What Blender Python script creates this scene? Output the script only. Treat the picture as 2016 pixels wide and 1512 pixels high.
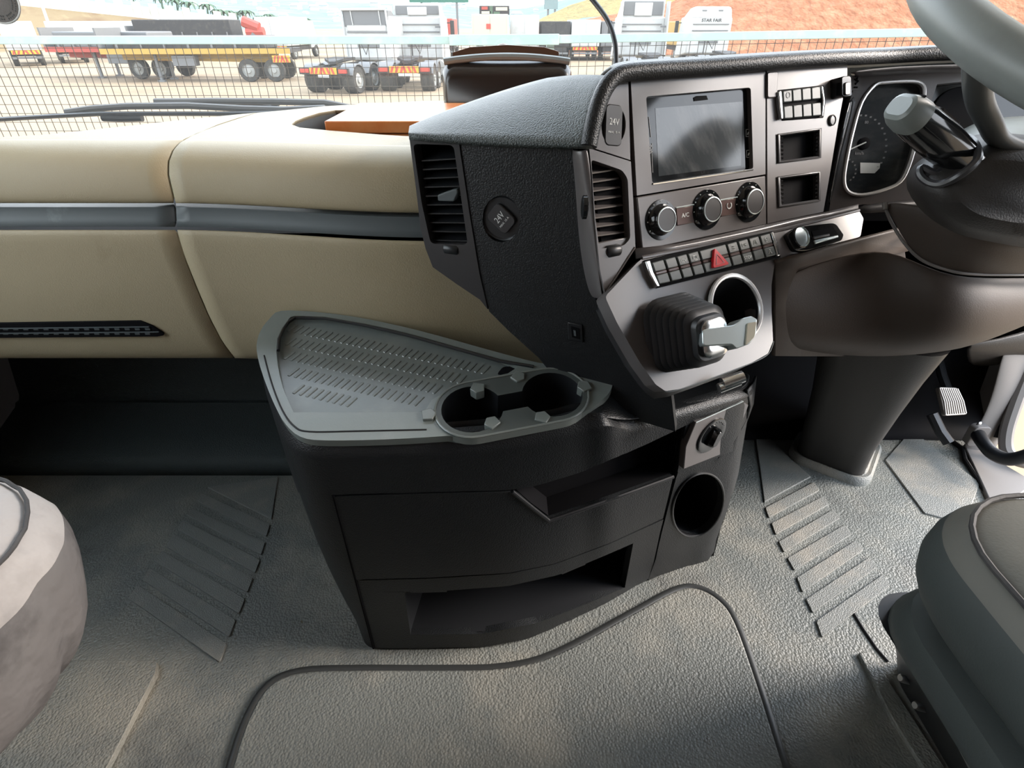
import bpy, bmesh, math, random
from math import sin, cos, tan, atan, pi, radians, sqrt
from mathutils import Vector as V, Matrix
from mathutils.bvhtree import BVHTree
from mathutils.geometry import tessellate_polygon
random.seed(7)
S = bpy.context.scene
for o in list(bpy.data.objects): bpy.data.objects.remove(o)

# ---------------------------------------------------------------- camera, sky, sun, exposure
F, CX, CY = 1090.0, 1008.0, 756.0            # focal length / centre in pixels of a 2016 x 1512 frame
PITCH = atan(711.0/F)
CAM = V((0, 0, 1.0))
cd = bpy.data.cameras.new('camera'); cam = bpy.data.objects.new('camera', cd); S.collection.objects.link(cam)
cam.location = CAM; cam.rotation_euler = (pi/2-PITCH, 0, 0)
cd.sensor_width = 36; cd.lens = F/2016*36; cd.clip_start = 0.01; cd.clip_end = 3000
S.camera = cam
w = bpy.data.worlds.new('sky'); S.world = w; w.use_nodes = True
nt = w.node_tree; bg = nt.nodes['Background']
tc = nt.nodes.new('ShaderNodeTexCoord'); sx = nt.nodes.new('ShaderNodeSeparateXYZ'); cr = nt.nodes.new('ShaderNodeValToRGB')
nt.links.new(tc.outputs['Generated'], sx.inputs[0]); nt.links.new(sx.outputs['Z'], cr.inputs[0]); nt.links.new(cr.outputs[0], bg.inputs[0])
cr.color_ramp.elements[0].position = 0.0; cr.color_ramp.elements[0].color = (0.95, 0.97, 1.0, 1)
cr.color_ramp.elements[1].position = 0.7; cr.color_ramp.elements[1].color = (0.74, 0.85, 1.0, 1)
bg.inputs[1].default_value = 2.2
sl = bpy.data.lights.new('sun', 'SUN'); sun = bpy.data.objects.new('sun', sl); S.collection.objects.link(sun)
sl.energy = 2.9; sl.angle = radians(24); sl.color = (1.0, 0.88, 0.78)
sun.rotation_euler = V((-.90, -.04, -.44)).to_track_quat('-Z', 'Y').to_euler()   # hazy sun ahead on the driver's side
S.view_settings.view_transform = 'Standard'; S.view_settings.look = 'None'
S.view_settings.gamma = 1; S.view_settings.use_curve_mapping = False
S.view_settings.exposure = 1.38

# ---------------------------------------------------------------- measuring helpers
FW = V((0, cos(PITCH), -sin(PITCH))); UP = V((0, sin(PITCH), cos(PITCH)))
def ray(px, py): return V(((px-CX)/F, 0, 0)) + UP*((CY-py)/F) + FW
def proj(P):
    q = P-CAM; d = q.dot(FW); return CX+F*q.x/d, CY-F*q.dot(UP)/d
def onY(px, py, Y): r = ray(px, py); return CAM + r*(Y/r.y)
def onZ(px, py, Z): r = ray(px, py); return CAM + r*((Z-CAM.z)/r.z)
def onX(px, py, X): r = ray(px, py); return CAM + r*(X/r.x)
def pd(px, py, d): return CAM + ray(px, py)*d
class Plane:
    def __init__(s, o, n, u=None):
        s.o = o; s.n = n.normalized()
        s.u = (u if u else V((0, 0, 1)).cross(s.n)).normalized(); s.v = s.n.cross(s.u).normalized()
        if s.v.z < 0: s.v = -s.v
    def hit(s, px, py, off=0.0):
        o = s.o + s.n*off; r = ray(px, py); return CAM + r*((o-CAM).dot(s.n)/r.dot(s.n))
    def pts(s, L, off=0.0): return [(p if len(p) == 3 else s.hit(p[0], p[1], off)) for p in L]
    def mat(s, P, rot=0.0):
        a = s.u*cos(rot)+s.v*sin(rot); b = s.n.cross(a)
        return Matrix(((a.x, b.x, s.n.x, P.x), (a.y, b.y, s.n.y, P.y), (a.z, b.z, s.n.z, P.z), (0, 0, 0, 1)))
def lerp(a, b, t): return a+(b-a)*t
def sstep(a, b, x):
    t = max(0, min(1, (x-a)/(b-a))); return t*t*(3-2*t)
def poly_at(L, t):                     # point at fraction t of a polyline, by length (works for tuples and vectors)
    L = [V(p) for p in L]; seg = [(L[i+1]-L[i]).length for i in range(len(L)-1)]; T = sum(seg)*t
    for i, s in enumerate(seg):
        if T <= s or i == len(seg)-1: return L[i].lerp(L[i+1], T/s if s else 0)
        T -= s
def yx(L, x):                          # y of an x-monotone polyline
    for i in range(len(L)-1):
        if x <= L[i+1][0] or i == len(L)-2:
            a, b = L[i], L[i+1]; return lerp(a[1], b[1], (x-a[0])/(b[0]-a[0]))
def smooth_line(P, n=8, closed=False):  # Catmull-Rom
    P = [V(p) for p in P]; out = []; m = len(P)
    for i in range(m if closed else m-1):
        if closed: a, b, c, d = P[(i-1) % m], P[i], P[(i+1) % m], P[(i+2) % m]
        else: a, b, c, d = P[max(i-1, 0)], P[i], P[i+1], P[min(i+2, m-1)]
        for k in range(n):
            t = k/n
            out.append(0.5*((2*b)+(c-a)*t+(2*a-5*b+4*c-d)*t*t+(3*b-a-3*c+d)*t**3))
    if not closed: out.append(P[-1])
    return out
def inside(x, y, L):
    c = False; j = len(L)-1
    for i in range(len(L)):
        if (L[i][1] > y) != (L[j][1] > y) and x < (L[j][0]-L[i][0])*(y-L[i][1])/(L[j][1]-L[i][1])+L[i][0]: c = not c
        j = i
    return c
def ell(cx, cy, rx, ry, rot=0, n=32):
    return [(cx+rx*cos(a)*cos(rot)-ry*sin(a)*sin(rot), cy+rx*cos(a)*sin(rot)+ry*sin(a)*cos(rot)) for a in [2*pi*i/n for i in range(n)]]
def rquad(L, r=0.12, n=4):              # round the corners of a pixel polygon
    out = []; m = len(L)
    for i in range(m):
        p, a, b = V(L[i]), V(L[i-1]), V(L[(i+1) % m])
        rr = r*min((a-p).length, (b-p).length) if r < 1 else min(r, .45*(a-p).length, .45*(b-p).length)
        s = p+(a-p).normalized()*rr; e = p+(b-p).normalized()*rr
        for k in range(n+1):
            t = k/n; out.append((s*(1-t)**2+p*2*t*(1-t)+e*t*t))
    return [(q.x, q.y) for q in out]

# ---------------------------------------------------------------- materials
MATS = {}
def mk(name, col, rough=0.5, spec=0.5, metal=0.0, bump=None, var=None, var2=None, coat=0, emit=None, sheen=0):
    m = bpy.data.materials.new(name); m.use_nodes = True; t = m.node_tree; b = t.nodes['Principled BSDF']
    b.inputs['Base Color'].default_value = (*col, 1); b.inputs['Roughness'].default_value = rough
    b.inputs['Specular IOR Level'].default_value = spec; b.inputs['Metallic'].default_value = metal
    b.inputs['Coat Weight'].default_value = coat; b.inputs['Sheen Weight'].default_value = sheen
    if emit: b.inputs['Emission Color'].default_value = (*emit[0], 1); b.inputs['Emission Strength'].default_value = emit[1]
    co = t.nodes.new('ShaderNodeTexCoord')
    if bump:
        kind, sc, st, dist = bump
        if kind == 'noise':
            n = t.nodes.new('ShaderNodeTexNoise'); n.inputs['Scale'].default_value = sc; n.inputs['Detail'].default_value = 2; out = n.outputs['Fac']
        elif kind == 'wave':
            n = t.nodes.new('ShaderNodeTexWave'); n.inputs['Scale'].default_value = sc; n.inputs['Distortion'].default_value = .6; out = n.outputs['Fac']
        else:
            n = t.nodes.new('ShaderNodeTexVoronoi'); n.feature = 'F1'; n.inputs['Scale'].default_value = sc; out = n.outputs['Distance']
        t.links.new(co.outputs['Object'], n.inputs['Vector'])
        bp = t.nodes.new('ShaderNodeBump'); bp.inputs['Strength'].default_value = st; bp.inputs['Distance'].default_value = dist
        bp.invert = kind in ('cells', 'pores')
        t.links.new(out, bp.inputs['Height']); t.links.new(bp.outputs[0], b.inputs['Normal'])
    last = None
    for vv in (var, var2):
        if not vv: continue
        c2, sc, lo, hi = vv[:4]
        n = t.nodes.new('ShaderNodeTexNoise'); n.inputs['Scale'].default_value = sc; n.inputs['Detail'].default_value = 6; n.inputs['Roughness'].default_value = .62
        src = co.outputs['Object']
        if len(vv) > 4:
            mp = t.nodes.new('ShaderNodeMapping'); mp.inputs['Scale'].default_value = vv[4]; t.links.new(src, mp.inputs[0]); src = mp.outputs[0]
        t.links.new(src, n.inputs['Vector'])
        r = t.nodes.new('ShaderNodeMapRange'); r.inputs[1].default_value = lo; r.inputs[2].default_value = hi; t.links.new(n.outputs['Fac'], r.inputs[0])
        mx = t.nodes.new('ShaderNodeMix'); mx.data_type = 'RGBA'
        if last: t.links.new(last, mx.inputs[6])
        else: mx.inputs[6].default_value = (*col, 1)
        mx.inputs[7].default_value = (*c2, 1); t.links.new(r.outputs[0], mx.inputs[0]); last = mx.outputs[2]
    if last: t.links.new(last, b.inputs['Base Color'])
    MATS[name] = m; return m
mk('beige', (0.385, 0.322, 0.21), .52, .35, bump=('pores', 520, .25, .0008), var=((0.36, .30, .185), 5, .45, .75), var2=((.29, .235, .145), 3.2, .62, .74))
mk('black_grain', (0.009, 0.0105, 0.012), .44, .45, bump=('pores', 480, .45, .0009))
mk('black_soft', (0.080, 0.094, 0.092), .46, .55, bump=('cells', 520, .7, .0013))
mk('black_smooth', (0.012, 0.013, 0.015), .38, .5)
mk('pod_grey', (0.10, 0.091, 0.09), .30, .65, bump=('noise', 900, .05, .0004))
mk('pod_dark', (0.035, 0.034, 0.036), .34, .5)
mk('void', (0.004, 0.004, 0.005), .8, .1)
mk('strip', (0.085, 0.1, 0.105), .5, .5, var=((.13, .15, .155), 14, .62, .72))
mk('tray', (0.165, 0.187, 0.177), .30, .7, bump=('noise', 500, .12, .0006), var=((.20, .215, .205), 16, .5, .8))
mk('tray_dark', (0.075, 0.086, 0.082), .34, .55)
mk('tray_mat', (0.135, 0.155, 0.15), .26, .7, var=((.18, .195, .185), 22, .48, .8))
mk('rubber', (0.155, 0.165, 0.155), .46, .5, bump=('cells', 240, .55, .0026), var=((.33, .31, .26), 3.3, .47, .76), var2=((.085, .088, .085), 4.1, .56, .76))
mk('rubber_fine', (0.19, 0.197, 0.186), .48, .5, bump=('cells', 420, .6, .0016), var=((.36, .32, .26), 5, .52, .80))
mk('groove', (0.010, 0.010, 0.011), .6, .3)
mk('rubber_lip', (0.030, 0.032, 0.032), .45, .45)
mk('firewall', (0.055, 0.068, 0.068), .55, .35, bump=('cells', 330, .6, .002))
mk('chrome', (0.75, 0.77, 0.78), .18, .5, metal=1)
mk('satin', (0.55, 0.62, 0.63), .3, .5, metal=.8)
mk('gloss_black', (0.008, 0.009, 0.010), .10, .5, var=((.03, .03, .03), 30, .55, .8))
mk('screen', (0.03, 0.035, 0.038), .12, .7, var=((.085, .09, .092), 18, .45, .8, (1, 6, 1)))
mk('button', (0.085, 0.097, 0.094), .38, .5)
mk('button_gap', (0.10, 0.065, 0.06), .2, .5)
mk('red', (0.62, 0.02, 0.03), .3, .5)
mk('bright_ring', (.85, .85, .85), .35, .5, metal=.6)
mk('ink', (0.75, 0.77, 0.76), .5, .3)
mk('ink_dim', (0.30, 0.30, 0.30), .5, .3)
mk('lcd', (0.75, 0.76, 0.72), .4, .3)
mk('orange', (0.62, 0.17, 0.035), .30, .5, var=((.72, .30, .10), 9, .45, .75))
mk('cowl', (0.022, 0.018, 0.016), .22, .6)
mk('wheel', (0.19, 0.21, 0.20), .40, .5, bump=('noise', 600, .06, .0005), var=((.14, .15, .145), 9, .5, .8))
mk('column', (0.026, 0.0235, 0.022), .5, .4, bump=('pores', 500, .3, .0007))
mk('knee', (0.075, 0.058, 0.048), .55, .35, bump=('pores', 600, .2, .0006))
mk('trim_grey', (0.20, 0.185, 0.175), .55, .35, bump=('pores', 600, .15, .0005))
mk('fabric_light', (0.31, 0.292, 0.28), .8, .25, bump=('noise', 60, .5, .004), var=((.16, .15, .145), 6, .50, .72), sheen=.1)
mk('fabric_dark', (0.045, 0.043, 0.043), .75, .3, bump=('noise', 300, .3, .001), var=((.11, .105, .10), 7, .5, .75))
mk('seat_dark', (0.13, 0.127, 0.11), .62, .35, bump=('noise', 420, .3, .0008), var=((.14, .135, .115), 7, .52, .75))
mk('seat_side', (0.05, 0.058, 0.055), .6, .35, bump=('noise', 420, .3, .0008), var=((.075, .08, .075), 9, .55, .78))
mk('spoke', (0.07, 0.075, 0.074), .45, .4)
mk('fabric_mid', (0.115, 0.108, 0.106), .8, .25, bump=('noise', 45, .6, .006), var=((.045, .042, .042), 9, .48, .68))
mk('brown_shell', (0.10, 0.042, 0.02), .4, .4)
mk('steel', (0.5, .5, .5), .3, .5, metal=1)
mk('pedal', (0.42, .38, .34), .35, .5, metal=.7)
mk('wall', (0.16, 0.12, 0.10), .8, .2)
mk('headliner', (0.66, 0.63, 0.60), .9, .1)
# outdoors
mk('dirt', (0.235, 0.18, 0.12), .95, .1, var=((0.17, 0.12, 0.078), .10, .45, .7), var2=((0.28, 0.215, 0.145), .9, .5, .8, (1, 4, 1)))
mk('red_earth', (0.225, 0.087, 0.042), .95, .1, bump=('noise', 1.2, 1, .6), var=((0.315, 0.150, 0.083), .8, .45, .75))
mk('brown_bank', (0.165, 0.124, 0.072), .95, .1, var=((0.120, 0.075, 0.045), .25, .45, .7, (1, 1, 3)), var2=((0.225, 0.180, 0.105), .5, .55, .8))
mk('dry_grass', (0.247, 0.180, 0.075), .95, .1, bump=('noise', 2, 1, .5), var=((0.150, 0.128, 0.060), .5, .45, .7))
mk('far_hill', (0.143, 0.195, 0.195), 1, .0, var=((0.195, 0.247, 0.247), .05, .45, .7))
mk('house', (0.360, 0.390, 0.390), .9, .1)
mk('wall_white', (0.315, 0.315, 0.285), .9, .1, var=((0.247, 0.255, 0.225), .8, .5, .7))
mk('palm', (0.075, 0.112, 0.075), .9, .1)
mk('fence_green', (0.27, 0.36, 0.32), .5, .4, var=((.36, .43, .39), 6, .5, .7))
mk('wire', (0.035, 0.025, 0.015), .6, .3)
mk('truck_white', (0.375, 0.375, 0.360), .45, .4, var=((0.300, 0.292, 0.277), 2, .5, .8))
mk('truck_grey', (0.120, 0.120, 0.120), .6, .3)
mk('truck_black', (0.027, 0.026, 0.026), .7, .3, var=((0.060, 0.053, 0.045), 3, .5, .8))
mk('tyre', (0.038, 0.036, 0.033), .9, .2, var=((0.083, 0.075, 0.065), 5, .5, .8))
mk('hub', (0.225, 0.225, 0.210), .6, .4)
mk('chev_red', (0.450, 0.038, 0.022), .5, .4)
mk('chev_yel', (0.465, 0.240, 0.022), .5, .4)
mk('sign_green', (0.038, 0.120, 0.090), .7, .2)
mk('sign_dark', (0.038, 0.033, 0.033), .7, .2)
mk('trailer_yellow', (0.338, 0.210, 0.045), .6, .3)
mk('trailer_red', (0.300, 0.053, 0.038), .6, .3)
mk('cream', (0.360, 0.338, 0.270), .6, .3)
def glass_mat():
    m = bpy.data.materials.new('windscreen_glass'); m.use_nodes = True; t = m.node_tree; t.nodes.clear()
    o = t.nodes.new('ShaderNodeOutputMaterial'); mx = t.nodes.new('ShaderNodeMixShader'); tr = t.nodes.new('ShaderNodeBsdfTransparent'); g = t.nodes.new('ShaderNodeBsdfGlossy')
    tr.inputs[0].default_value = (.96, .98, .97, 1); g.inputs['Roughness'].default_value = .02; mx.inputs[0].default_value = .03
    mx2 = t.nodes.new('ShaderNodeMixShader'); tl = t.nodes.new('ShaderNodeBsdfTranslucent'); tl.inputs[0].default_value = (.9, .9, .86, 1); mx2.inputs[0].default_value = .035   # film of dust
    t.links.new(tr.outputs[0], mx.inputs[1]); t.links.new(g.outputs[0], mx.inputs[2]); t.links.new(mx.outputs[0], mx2.inputs[1]); t.links.new(tl.outputs[0], mx2.inputs[2]); t.links.new(mx2.outputs[0], o.inputs[0]); MATS['glass'] = m
glass_mat()

# ---------------------------------------------------------------- object helpers
COL = S.collection
def thing(name, label, cat, loc=(0, 0, 0), group=None):
    o = bpy.data.objects.new(name, None); COL.objects.link(o); o.location = loc; o.empty_display_size = .05
    o['label'] = label; o['category'] = cat
    if group: o['group'] = group
    return o
def tag(o, label, cat, group=None):
    o['label'] = label; o['category'] = cat
    if group: o['group'] = group
    return o
def put(name, me, parent=None):
    o = bpy.data.objects.new(name, me); COL.objects.link(o)
    if parent:
        o.parent = parent
        if parent.type == 'EMPTY': o.matrix_parent_inverse = Matrix.Translation(-V(parent.location))
    return o
def mesh(name, vs, fs, mat, parent=None, smooth=40, bevel=0, sub=0, solid=0, mi=None, local=False):
    me = bpy.data.meshes.new(name); me.from_pydata([tuple(v) for v in vs], [], fs); me.validate()
    mats = mat if isinstance(mat, (list, tuple)) else [mat]
    for m in mats: me.materials.append(MATS[m])
    if mi:
        for p, i in zip(me.polygons, mi): p.material_index = i
    bm = bmesh.new(); bm.from_mesh(me); bmesh.ops.recalc_face_normals(bm, faces=bm.faces); bm.to_mesh(me); bm.free()
    if smooth:
        me.polygons.foreach_set('use_smooth', [True]*len(me.polygons))
        if not sub: me.set_sharp_from_angle(angle=radians(smooth))
    o = put(name, me, parent)
    if local and parent: o.matrix_parent_inverse = Matrix()
    if solid: md = o.modifiers.new('solid', 'SOLIDIFY'); md.thickness = solid; md.offset = -1
    if bevel: md = o.modifiers.new('bevel', 'BEVEL'); md.width = bevel; md.segments = 2; md.limit_method = 'ANGLE'; md.angle_limit = radians(35)
    if sub: md = o.modifiers.new('sub', 'SUBSURF'); md.levels = sub; md.render_levels = sub
    return o
def struct(o): o['kind'] = 'structure'; return o
class MB:                               # collects shapes into one mesh
    def __init__(s): s.v = []; s.f = []; s.m = []
    def add(s, vs, fs, mi=0):
        k = len(s.v); s.v += [V(v) for v in vs]; s.f += [tuple(i+k for i in f) for f in fs]; s.m += [mi]*len(fs); return s
    def box(s, lo, hi, mi=0):
        x0, y0, z0 = lo; x1, y1, z1 = hi
        return s.add([(x0, y0, z0), (x1, y0, z0), (x1, y1, z0), (x0, y1, z0), (x0, y0, z1), (x1, y0, z1), (x1, y1, z1), (x0, y1, z1)],
                     [(0, 3, 2, 1), (4, 5, 6, 7), (0, 1, 5, 4), (1, 2, 6, 5), (2, 3, 7, 6), (3, 0, 4, 7)], mi)
    def hexa(s, a, b, mi=0):            # two matching loops -> closed solid
        n = len(a); vs = list(a)+list(b)
        fs = [(i, (i+1) % n, n+(i+1) % n, n+i) for i in range(n)]+[tuple(range(n))[::-1], tuple(range(n, 2*n))]
        return s.add(vs, fs, mi)
    def tube(s, P, R, n=10, closed=False, mi=0, cap=True, flat=1.0, nrm=None):
        P = [V(p) for p in P]; m = len(P); vs = []; fs = []
        t0 = (P[1]-P[0]).normalized(); ref = V(nrm) if nrm else (V((0, 0, 1)) if abs(t0.z) < .9 else V((1, 0, 0)))
        for i, p in enumerate(P):
            a = P[(i-1) % m] if closed else P[max(i-1, 0)]; b = P[(i+1) % m] if closed else P[min(i+1, m-1)]
            t = (b-a).normalized(); e = (ref-t*ref.dot(t)).normalized(); g = t.cross(e)
            if not nrm: ref = e
            r = R[i] if isinstance(R, (list, tuple)) else R
            vs += [p+(e*cos(2*pi*k/n)*flat+g*sin(2*pi*k/n))*r for k in range(n)]
        for i in range(m if closed else m-1):
            j = (i+1) % m
            fs += [(i*n+k, i*n+(k+1) % n, j*n+(k+1) % n, j*n+k) for k in range(n)]
        if not closed and cap: fs += [tuple(range(n))[::-1], tuple(range((m-1)*n, m*n))]
        return s.add(vs, fs, mi)
    def lathe(s, M, prof, n=28, mi=0, sx=1, sy=1):   # M = Plane.mat at the centre, prof = [(r,h)] or [(r,h,mi)]
        vs = []; fs = []; mm = []
        for p in prof:
            vs += [M @ V((p[0]*cos(2*pi*k/n)*sx, p[0]*sin(2*pi*k/n)*sy, p[1])) for k in range(n)]
        k0 = len(s.v); s.v += vs
        for i in range(len(prof)-1):
            for k in range(n):
                s.f.append((k0+i*n+k, k0+i*n+(k+1) % n, k0+(i+1)*n+(k+1) % n, k0+(i+1)*n+k)); s.m.append(prof[i+1][2] if len(prof[i+1]) > 2 else mi)
        s.f.append(tuple(k0+(len(prof)-1)*n+k for k in range(n))); s.m.append(prof[-1][2] if len(prof[-1]) > 2 else mi)
        s.f.append(tuple(k0+k for k in range(n))[::-1]); s.m.append(mi)
        return s
    def build(s, name, mat, parent=None, **k): return mesh(name, s.v, s.f, mat, parent, mi=s.m if any(s.m) else None, **k)
def plate(name, L, pl, mat, parent=None, thick=.004, out=0.0, holes=(), bevel=.0012, smooth=35, mi=None):
    """outline traced on a plane, optional holes, given a thickness"""
    loops = [pl.pts(L, out)]+[pl.pts(h, out) for h in holes]
    allp = [p for l in loops for p in l]
    loc = [[V(((p-pl.o).dot(pl.u), (p-pl.o).dot(pl.v), 0)) for p in l] for l in loops]
    if holes: tri = [tuple(t) for t in tessellate_polygon(loc)]
    else: tri = [tuple(range(len(allp)))]
    n = len(allp); vs = allp+[p-pl.n*thick for p in allp]; fs = list(tri)+[tuple(i+n for i in t[::-1]) for t in tri]
    k = 0
    for l in loops:
        m = len(l); fs += [(k+i, k+(i+1) % m, n+k+(i+1) % m, n+k+i) for i in range(m)]; k += m
    return mesh(name, vs, fs, mat, parent, bevel=bevel if not holes else 0, smooth=smooth)
def pocket(name, loop3, depth, mat, parent=None, thick=0):
    n = len(loop3); b = [p+depth for p in loop3]
    return mesh(name, list(loop3)+b, [(i, (i+1) % n, n+(i+1) % n, n+i) for i in range(n)]+[tuple(range(n, 2*n))], mat, parent, smooth=30, solid=thick)
def grid(name, C, mat, parent=None, sub=2, solid=.006, smooth=60):
    """rows of (px, py, depth) or 3D control points -> smooth panel"""
    vs = [(pd(*p) if not isinstance(p, V) else p) for r in C for p in r]; m = len(C[0])
    return mesh(name, vs, [(r*m+c, r*m+c+1, (r+1)*m+c+1, (r+1)*m+c) for r in range(len(C)-1) for c in range(m-1)], mat, parent, sub=sub, solid=solid, smooth=smooth)
def loft(name, loops, mat, parent=None, cap=True, closed=True, **k):
    n = len(loops[0]); vs = [p for l in loops for p in l]; fs = []
    for i in range(len(loops)-1):
        for j in range(n if closed else n-1):
            fs.append((i*n+j, i*n+(j+1) % n, (i+1)*n+(j+1) % n, (i+1)*n+j))
    if cap: fs += [tuple(range(n))[::-1], tuple(range((len(loops)-1)*n, len(loops)*n))]
    return mesh(name, vs, fs, mat, parent, **k)
def text(s, M, size, mat, parent, name='lettering', sx=1.0, depth=.0002):
    c = bpy.data.curves.new(name, 'FONT'); c.body = s; c.size = size; c.align_x = 'CENTER'; c.align_y = 'CENTER'; c.extrude = depth; c.resolution_u = 3
    t = bpy.data.objects.new(name, c); COL.objects.link(t); bpy.context.view_layer.update()
    me = bpy.data.meshes.new_from_object(t.evaluated_get(bpy.context.evaluated_depsgraph_get())); bpy.data.objects.remove(t)
    me.transform(M @ Matrix.Diagonal((sx, 1, 1, 1))); me.materials.clear(); me.materials.append(MATS[mat])
    return put(name, me, parent)
def rrect(w, h, r, n=5):
    out = []
    for cx, cy, a0 in ((w/2-r, h/2-r, 0), (-w/2+r, h/2-r, 90), (-w/2+r, -h/2+r, 180), (w/2-r, -h/2+r, 270)):
        out += [(cx+r*cos(radians(a0+90*k/n)), cy+r*sin(radians(a0+90*k/n))) for k in range(n+1)]
    return out

# main planes of the dashboard pod
AZ = radians(27.6)
uDP = V((cos(AZ), sin(AZ), 0)); nh = V((sin(AZ), -cos(AZ), 0))
DP = Plane(onY(1158, 290, .675), nh+V((0, 0, .3)), uDP)                       # face turned to the driver
AL = radians(20.3)
LF = Plane(onY(1140, 290, .685), V((-sin(AL), -cos(AL), .02)), V((cos(AL), -sin(AL), 0)))   # face turned to the passenger
_a = DP.hit(1268, 500, .004); _b = onY(1320, 770, .575)
GP = Plane(_a, (uDP.cross(_b-_a)) if uDP.cross(_b-_a).z > 0 else -(uDP.cross(_b-_a)), uDP)   # sloping gear panel
_a = onZ(600, 865, .55); _b = onY(550, 612, .82); _s = (_b.z-_a.z)/(_b.y-_a.y)
TP = Plane(_a, V((0, -_s, 1)), V((1, 0, 0))); TP.v = V((0, 1, _s)).normalized()               # tray top
CP = Plane(onY(1740, 270, .93), V((-.02, -1, .38)), V((1, -.02, 0)))            # instrument cluster

# ================================================================ THE CAB SHELL
def wallbox(name, boxes, mat):
    m = MB()
    for lo, hi in boxes: m.box(lo, hi)
    return struct(m.build(name, mat, smooth=0))
XL, XR, YB, ZT = -1.38, 1.36, -1.1, 2.08
floor = wallbox('floor', [((XL, YB, -.06), (1.30, 1.30, 0)), ], 'rubber')
wallbox('wall_rear', [((XL, YB-.05, -.06), (XR, YB, ZT))], 'wall')
wallbox('wall_left', [((XL-.06, YB, -.06), (XL, 1.45, .76)), ((XL-.06, YB, 1.72), (XL, 1.45, ZT)), ((XL-.06, YB, .76), (XL, -.25, 1.72)), ((XL-.06, 1.06, .76), (XL, 1.45, 1.72))], 'trim_grey')
wallbox('wall_right', [((XR, YB, -.06), (XR+.06, -.05, ZT)), ((XR, -.05, 1.72), (XR+.06, 1.6, ZT)), ((XR, 1.26, -.06), (XR+.06, 1.6, 1.72))], 'trim_grey')
wallbox('wall_front', [((XL, 1.48, -.06), (XR, 1.54, .70))], 'firewall')
wallbox('ceiling', [((XL, YB, ZT), (XR, 1.5, ZT+.05))], 'headliner')
wallbox('trim_1', [((XL, -.25, .70), (XL+.02, 1.1, .76))], 'trim_grey')
# pillars beside the windscreen
struct(MB().tube([(XL+.05, 1.02, .84), (XL+.10, .90, ZT)], .05, 8).build('trim_2', 'headliner'))
struct(MB().tube([(XR-.04, 1.25, .84), (XR-.10, 1.05, ZT)], .05, 8).build('trim_3', 'headliner'))
# windscreen: bowed pane
ws = []
for r in range(9):
    z = lerp(.70, ZT-.01, r/8)
    ws.append([V((x, lerp(1.50, 1.36, r/8)-.36*abs(x/1.34)**2.6, z)) for x in [lerp(-1.34, 1.33, c/16) for c in range(17)]])
gl = mesh('window_1', [p for r in ws for p in r], [(r*17+c, r*17+c+1, (r+1)*17+c+1, (r+1)*17+c) for r in range(8) for c in range(16)], 'glass', smooth=60)
struct(gl)
struct(MB().box((XL-.035, -.25, .76), (XL-.03, 1.06, 1.72)).build('window_2', 'glass', smooth=0))

# ---- rubber floor: relief pieces are children of the floor
FZ = Plane(V((0, 0, 0)), V((0, 0, 1)), V((1, 0, 0))); FZ.v = V((0, 1, 0))
def mat_piece(name, L, h, mat='rubber_fine', bev=.002):
    return plate(name, L, FZ, mat, floor, thick=h+.002, out=h, bevel=bev)
def z4(L): return [(x/2.218, 830+y/2.218) for x, y in L]
mat_piece('mat_ridge', z4([(905, 285), (1215, 240), (1186, 425)]), .004)
for q in ([(882, 312), (1178, 448), (1163, 500), (862, 345)], [(835, 378), (1158, 526), (1140, 580), (815, 405)], [(798, 428), (1136, 602), (1113, 660), (775, 468)],
          [(760, 490), (1104, 682), (1080, 745), (725, 545)], [(707, 562), (1070, 772), (1044, 838), (672, 605)], [(655, 638), (1030, 865), (1000, 940), (622, 690)], [(602, 712), (990, 968), (958, 1050), (560, 770)]):
    mat_piece('mat_ridge', rquad(z4(q), .12, 3), .004)
def z6(L): return [(1420+x/2.47, 900+y/2.47) for x, y in L]
mat_piece('mat_ridge', [(1484, 835), (1505, 852), (1560, 905), (1597, 938), (1505, 988)], .004)
for q in ([(215, 245), (450, 120), (478, 160), (232, 293)], [(245, 320), (500, 187), (522, 230), (265, 375)], [(280, 410), (545, 252), (578, 295), (305, 460)], [(322, 490), (600, 327), (633, 375), (355, 548)],
          [(368, 585), (655, 402), (692, 450), (395, 655)], [(412, 690), (725, 482), (757, 535), (445, 755)], [(462, 795), (790, 567), (822, 625), (490, 875)]):
    mat_piece('mat_ridge', rquad(z6(q), .12, 3), .004)
mat_piece('mat_panel', [(1742, 905), (1795, 845), (1850, 890), (1930, 950), (1900, 1030), (1820, 1010)], .004)
mat_piece('mat_panel', rquad([(-330, 1300), (309, 1300), (306, 1325), (205, 1520), (100, 1700), (-330, 1700)], 6, 3), .013, 'rubber', .005)
tun = smooth_line([(430, 1600), (458, 1500), (487, 1415), (528, 1350), (590, 1323), (700, 1318), (860, 1318), (990, 1314), (1095, 1287), (1240, 1210), (1325, 1164), (1370, 1157), (1415, 1180), (1448, 1225), (1490, 1340), (1545, 1512), (1575, 1600)], 4)
tun = [(p.x, p.y) for p in tun]
mat_piece('tunnel_cover', tun, .009, 'rubber', .005)
MB().tube([FZ.hit(x, y, .003) for x, y in tun], .0085, 10, flat=.7, nrm=V((0, 0, 1))).build('tunnel_cover_lip', 'rubber_lip', floor)
MB().tube([FZ.hit(x, y, .001) for x, y in [(1678, 1204), (1700, 1240), (1726, 1278), (1748, 1303)]], .003, 6).build('mat_cut', 'groove', floor)
mat_piece('mat_rib', rquad([(1690, 1284), (1712, 1282), (1790, 1400), (1880, 1540), (1840, 1545), (1760, 1420)], .2, 4), .008, 'rubber')
m = MB()
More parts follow.
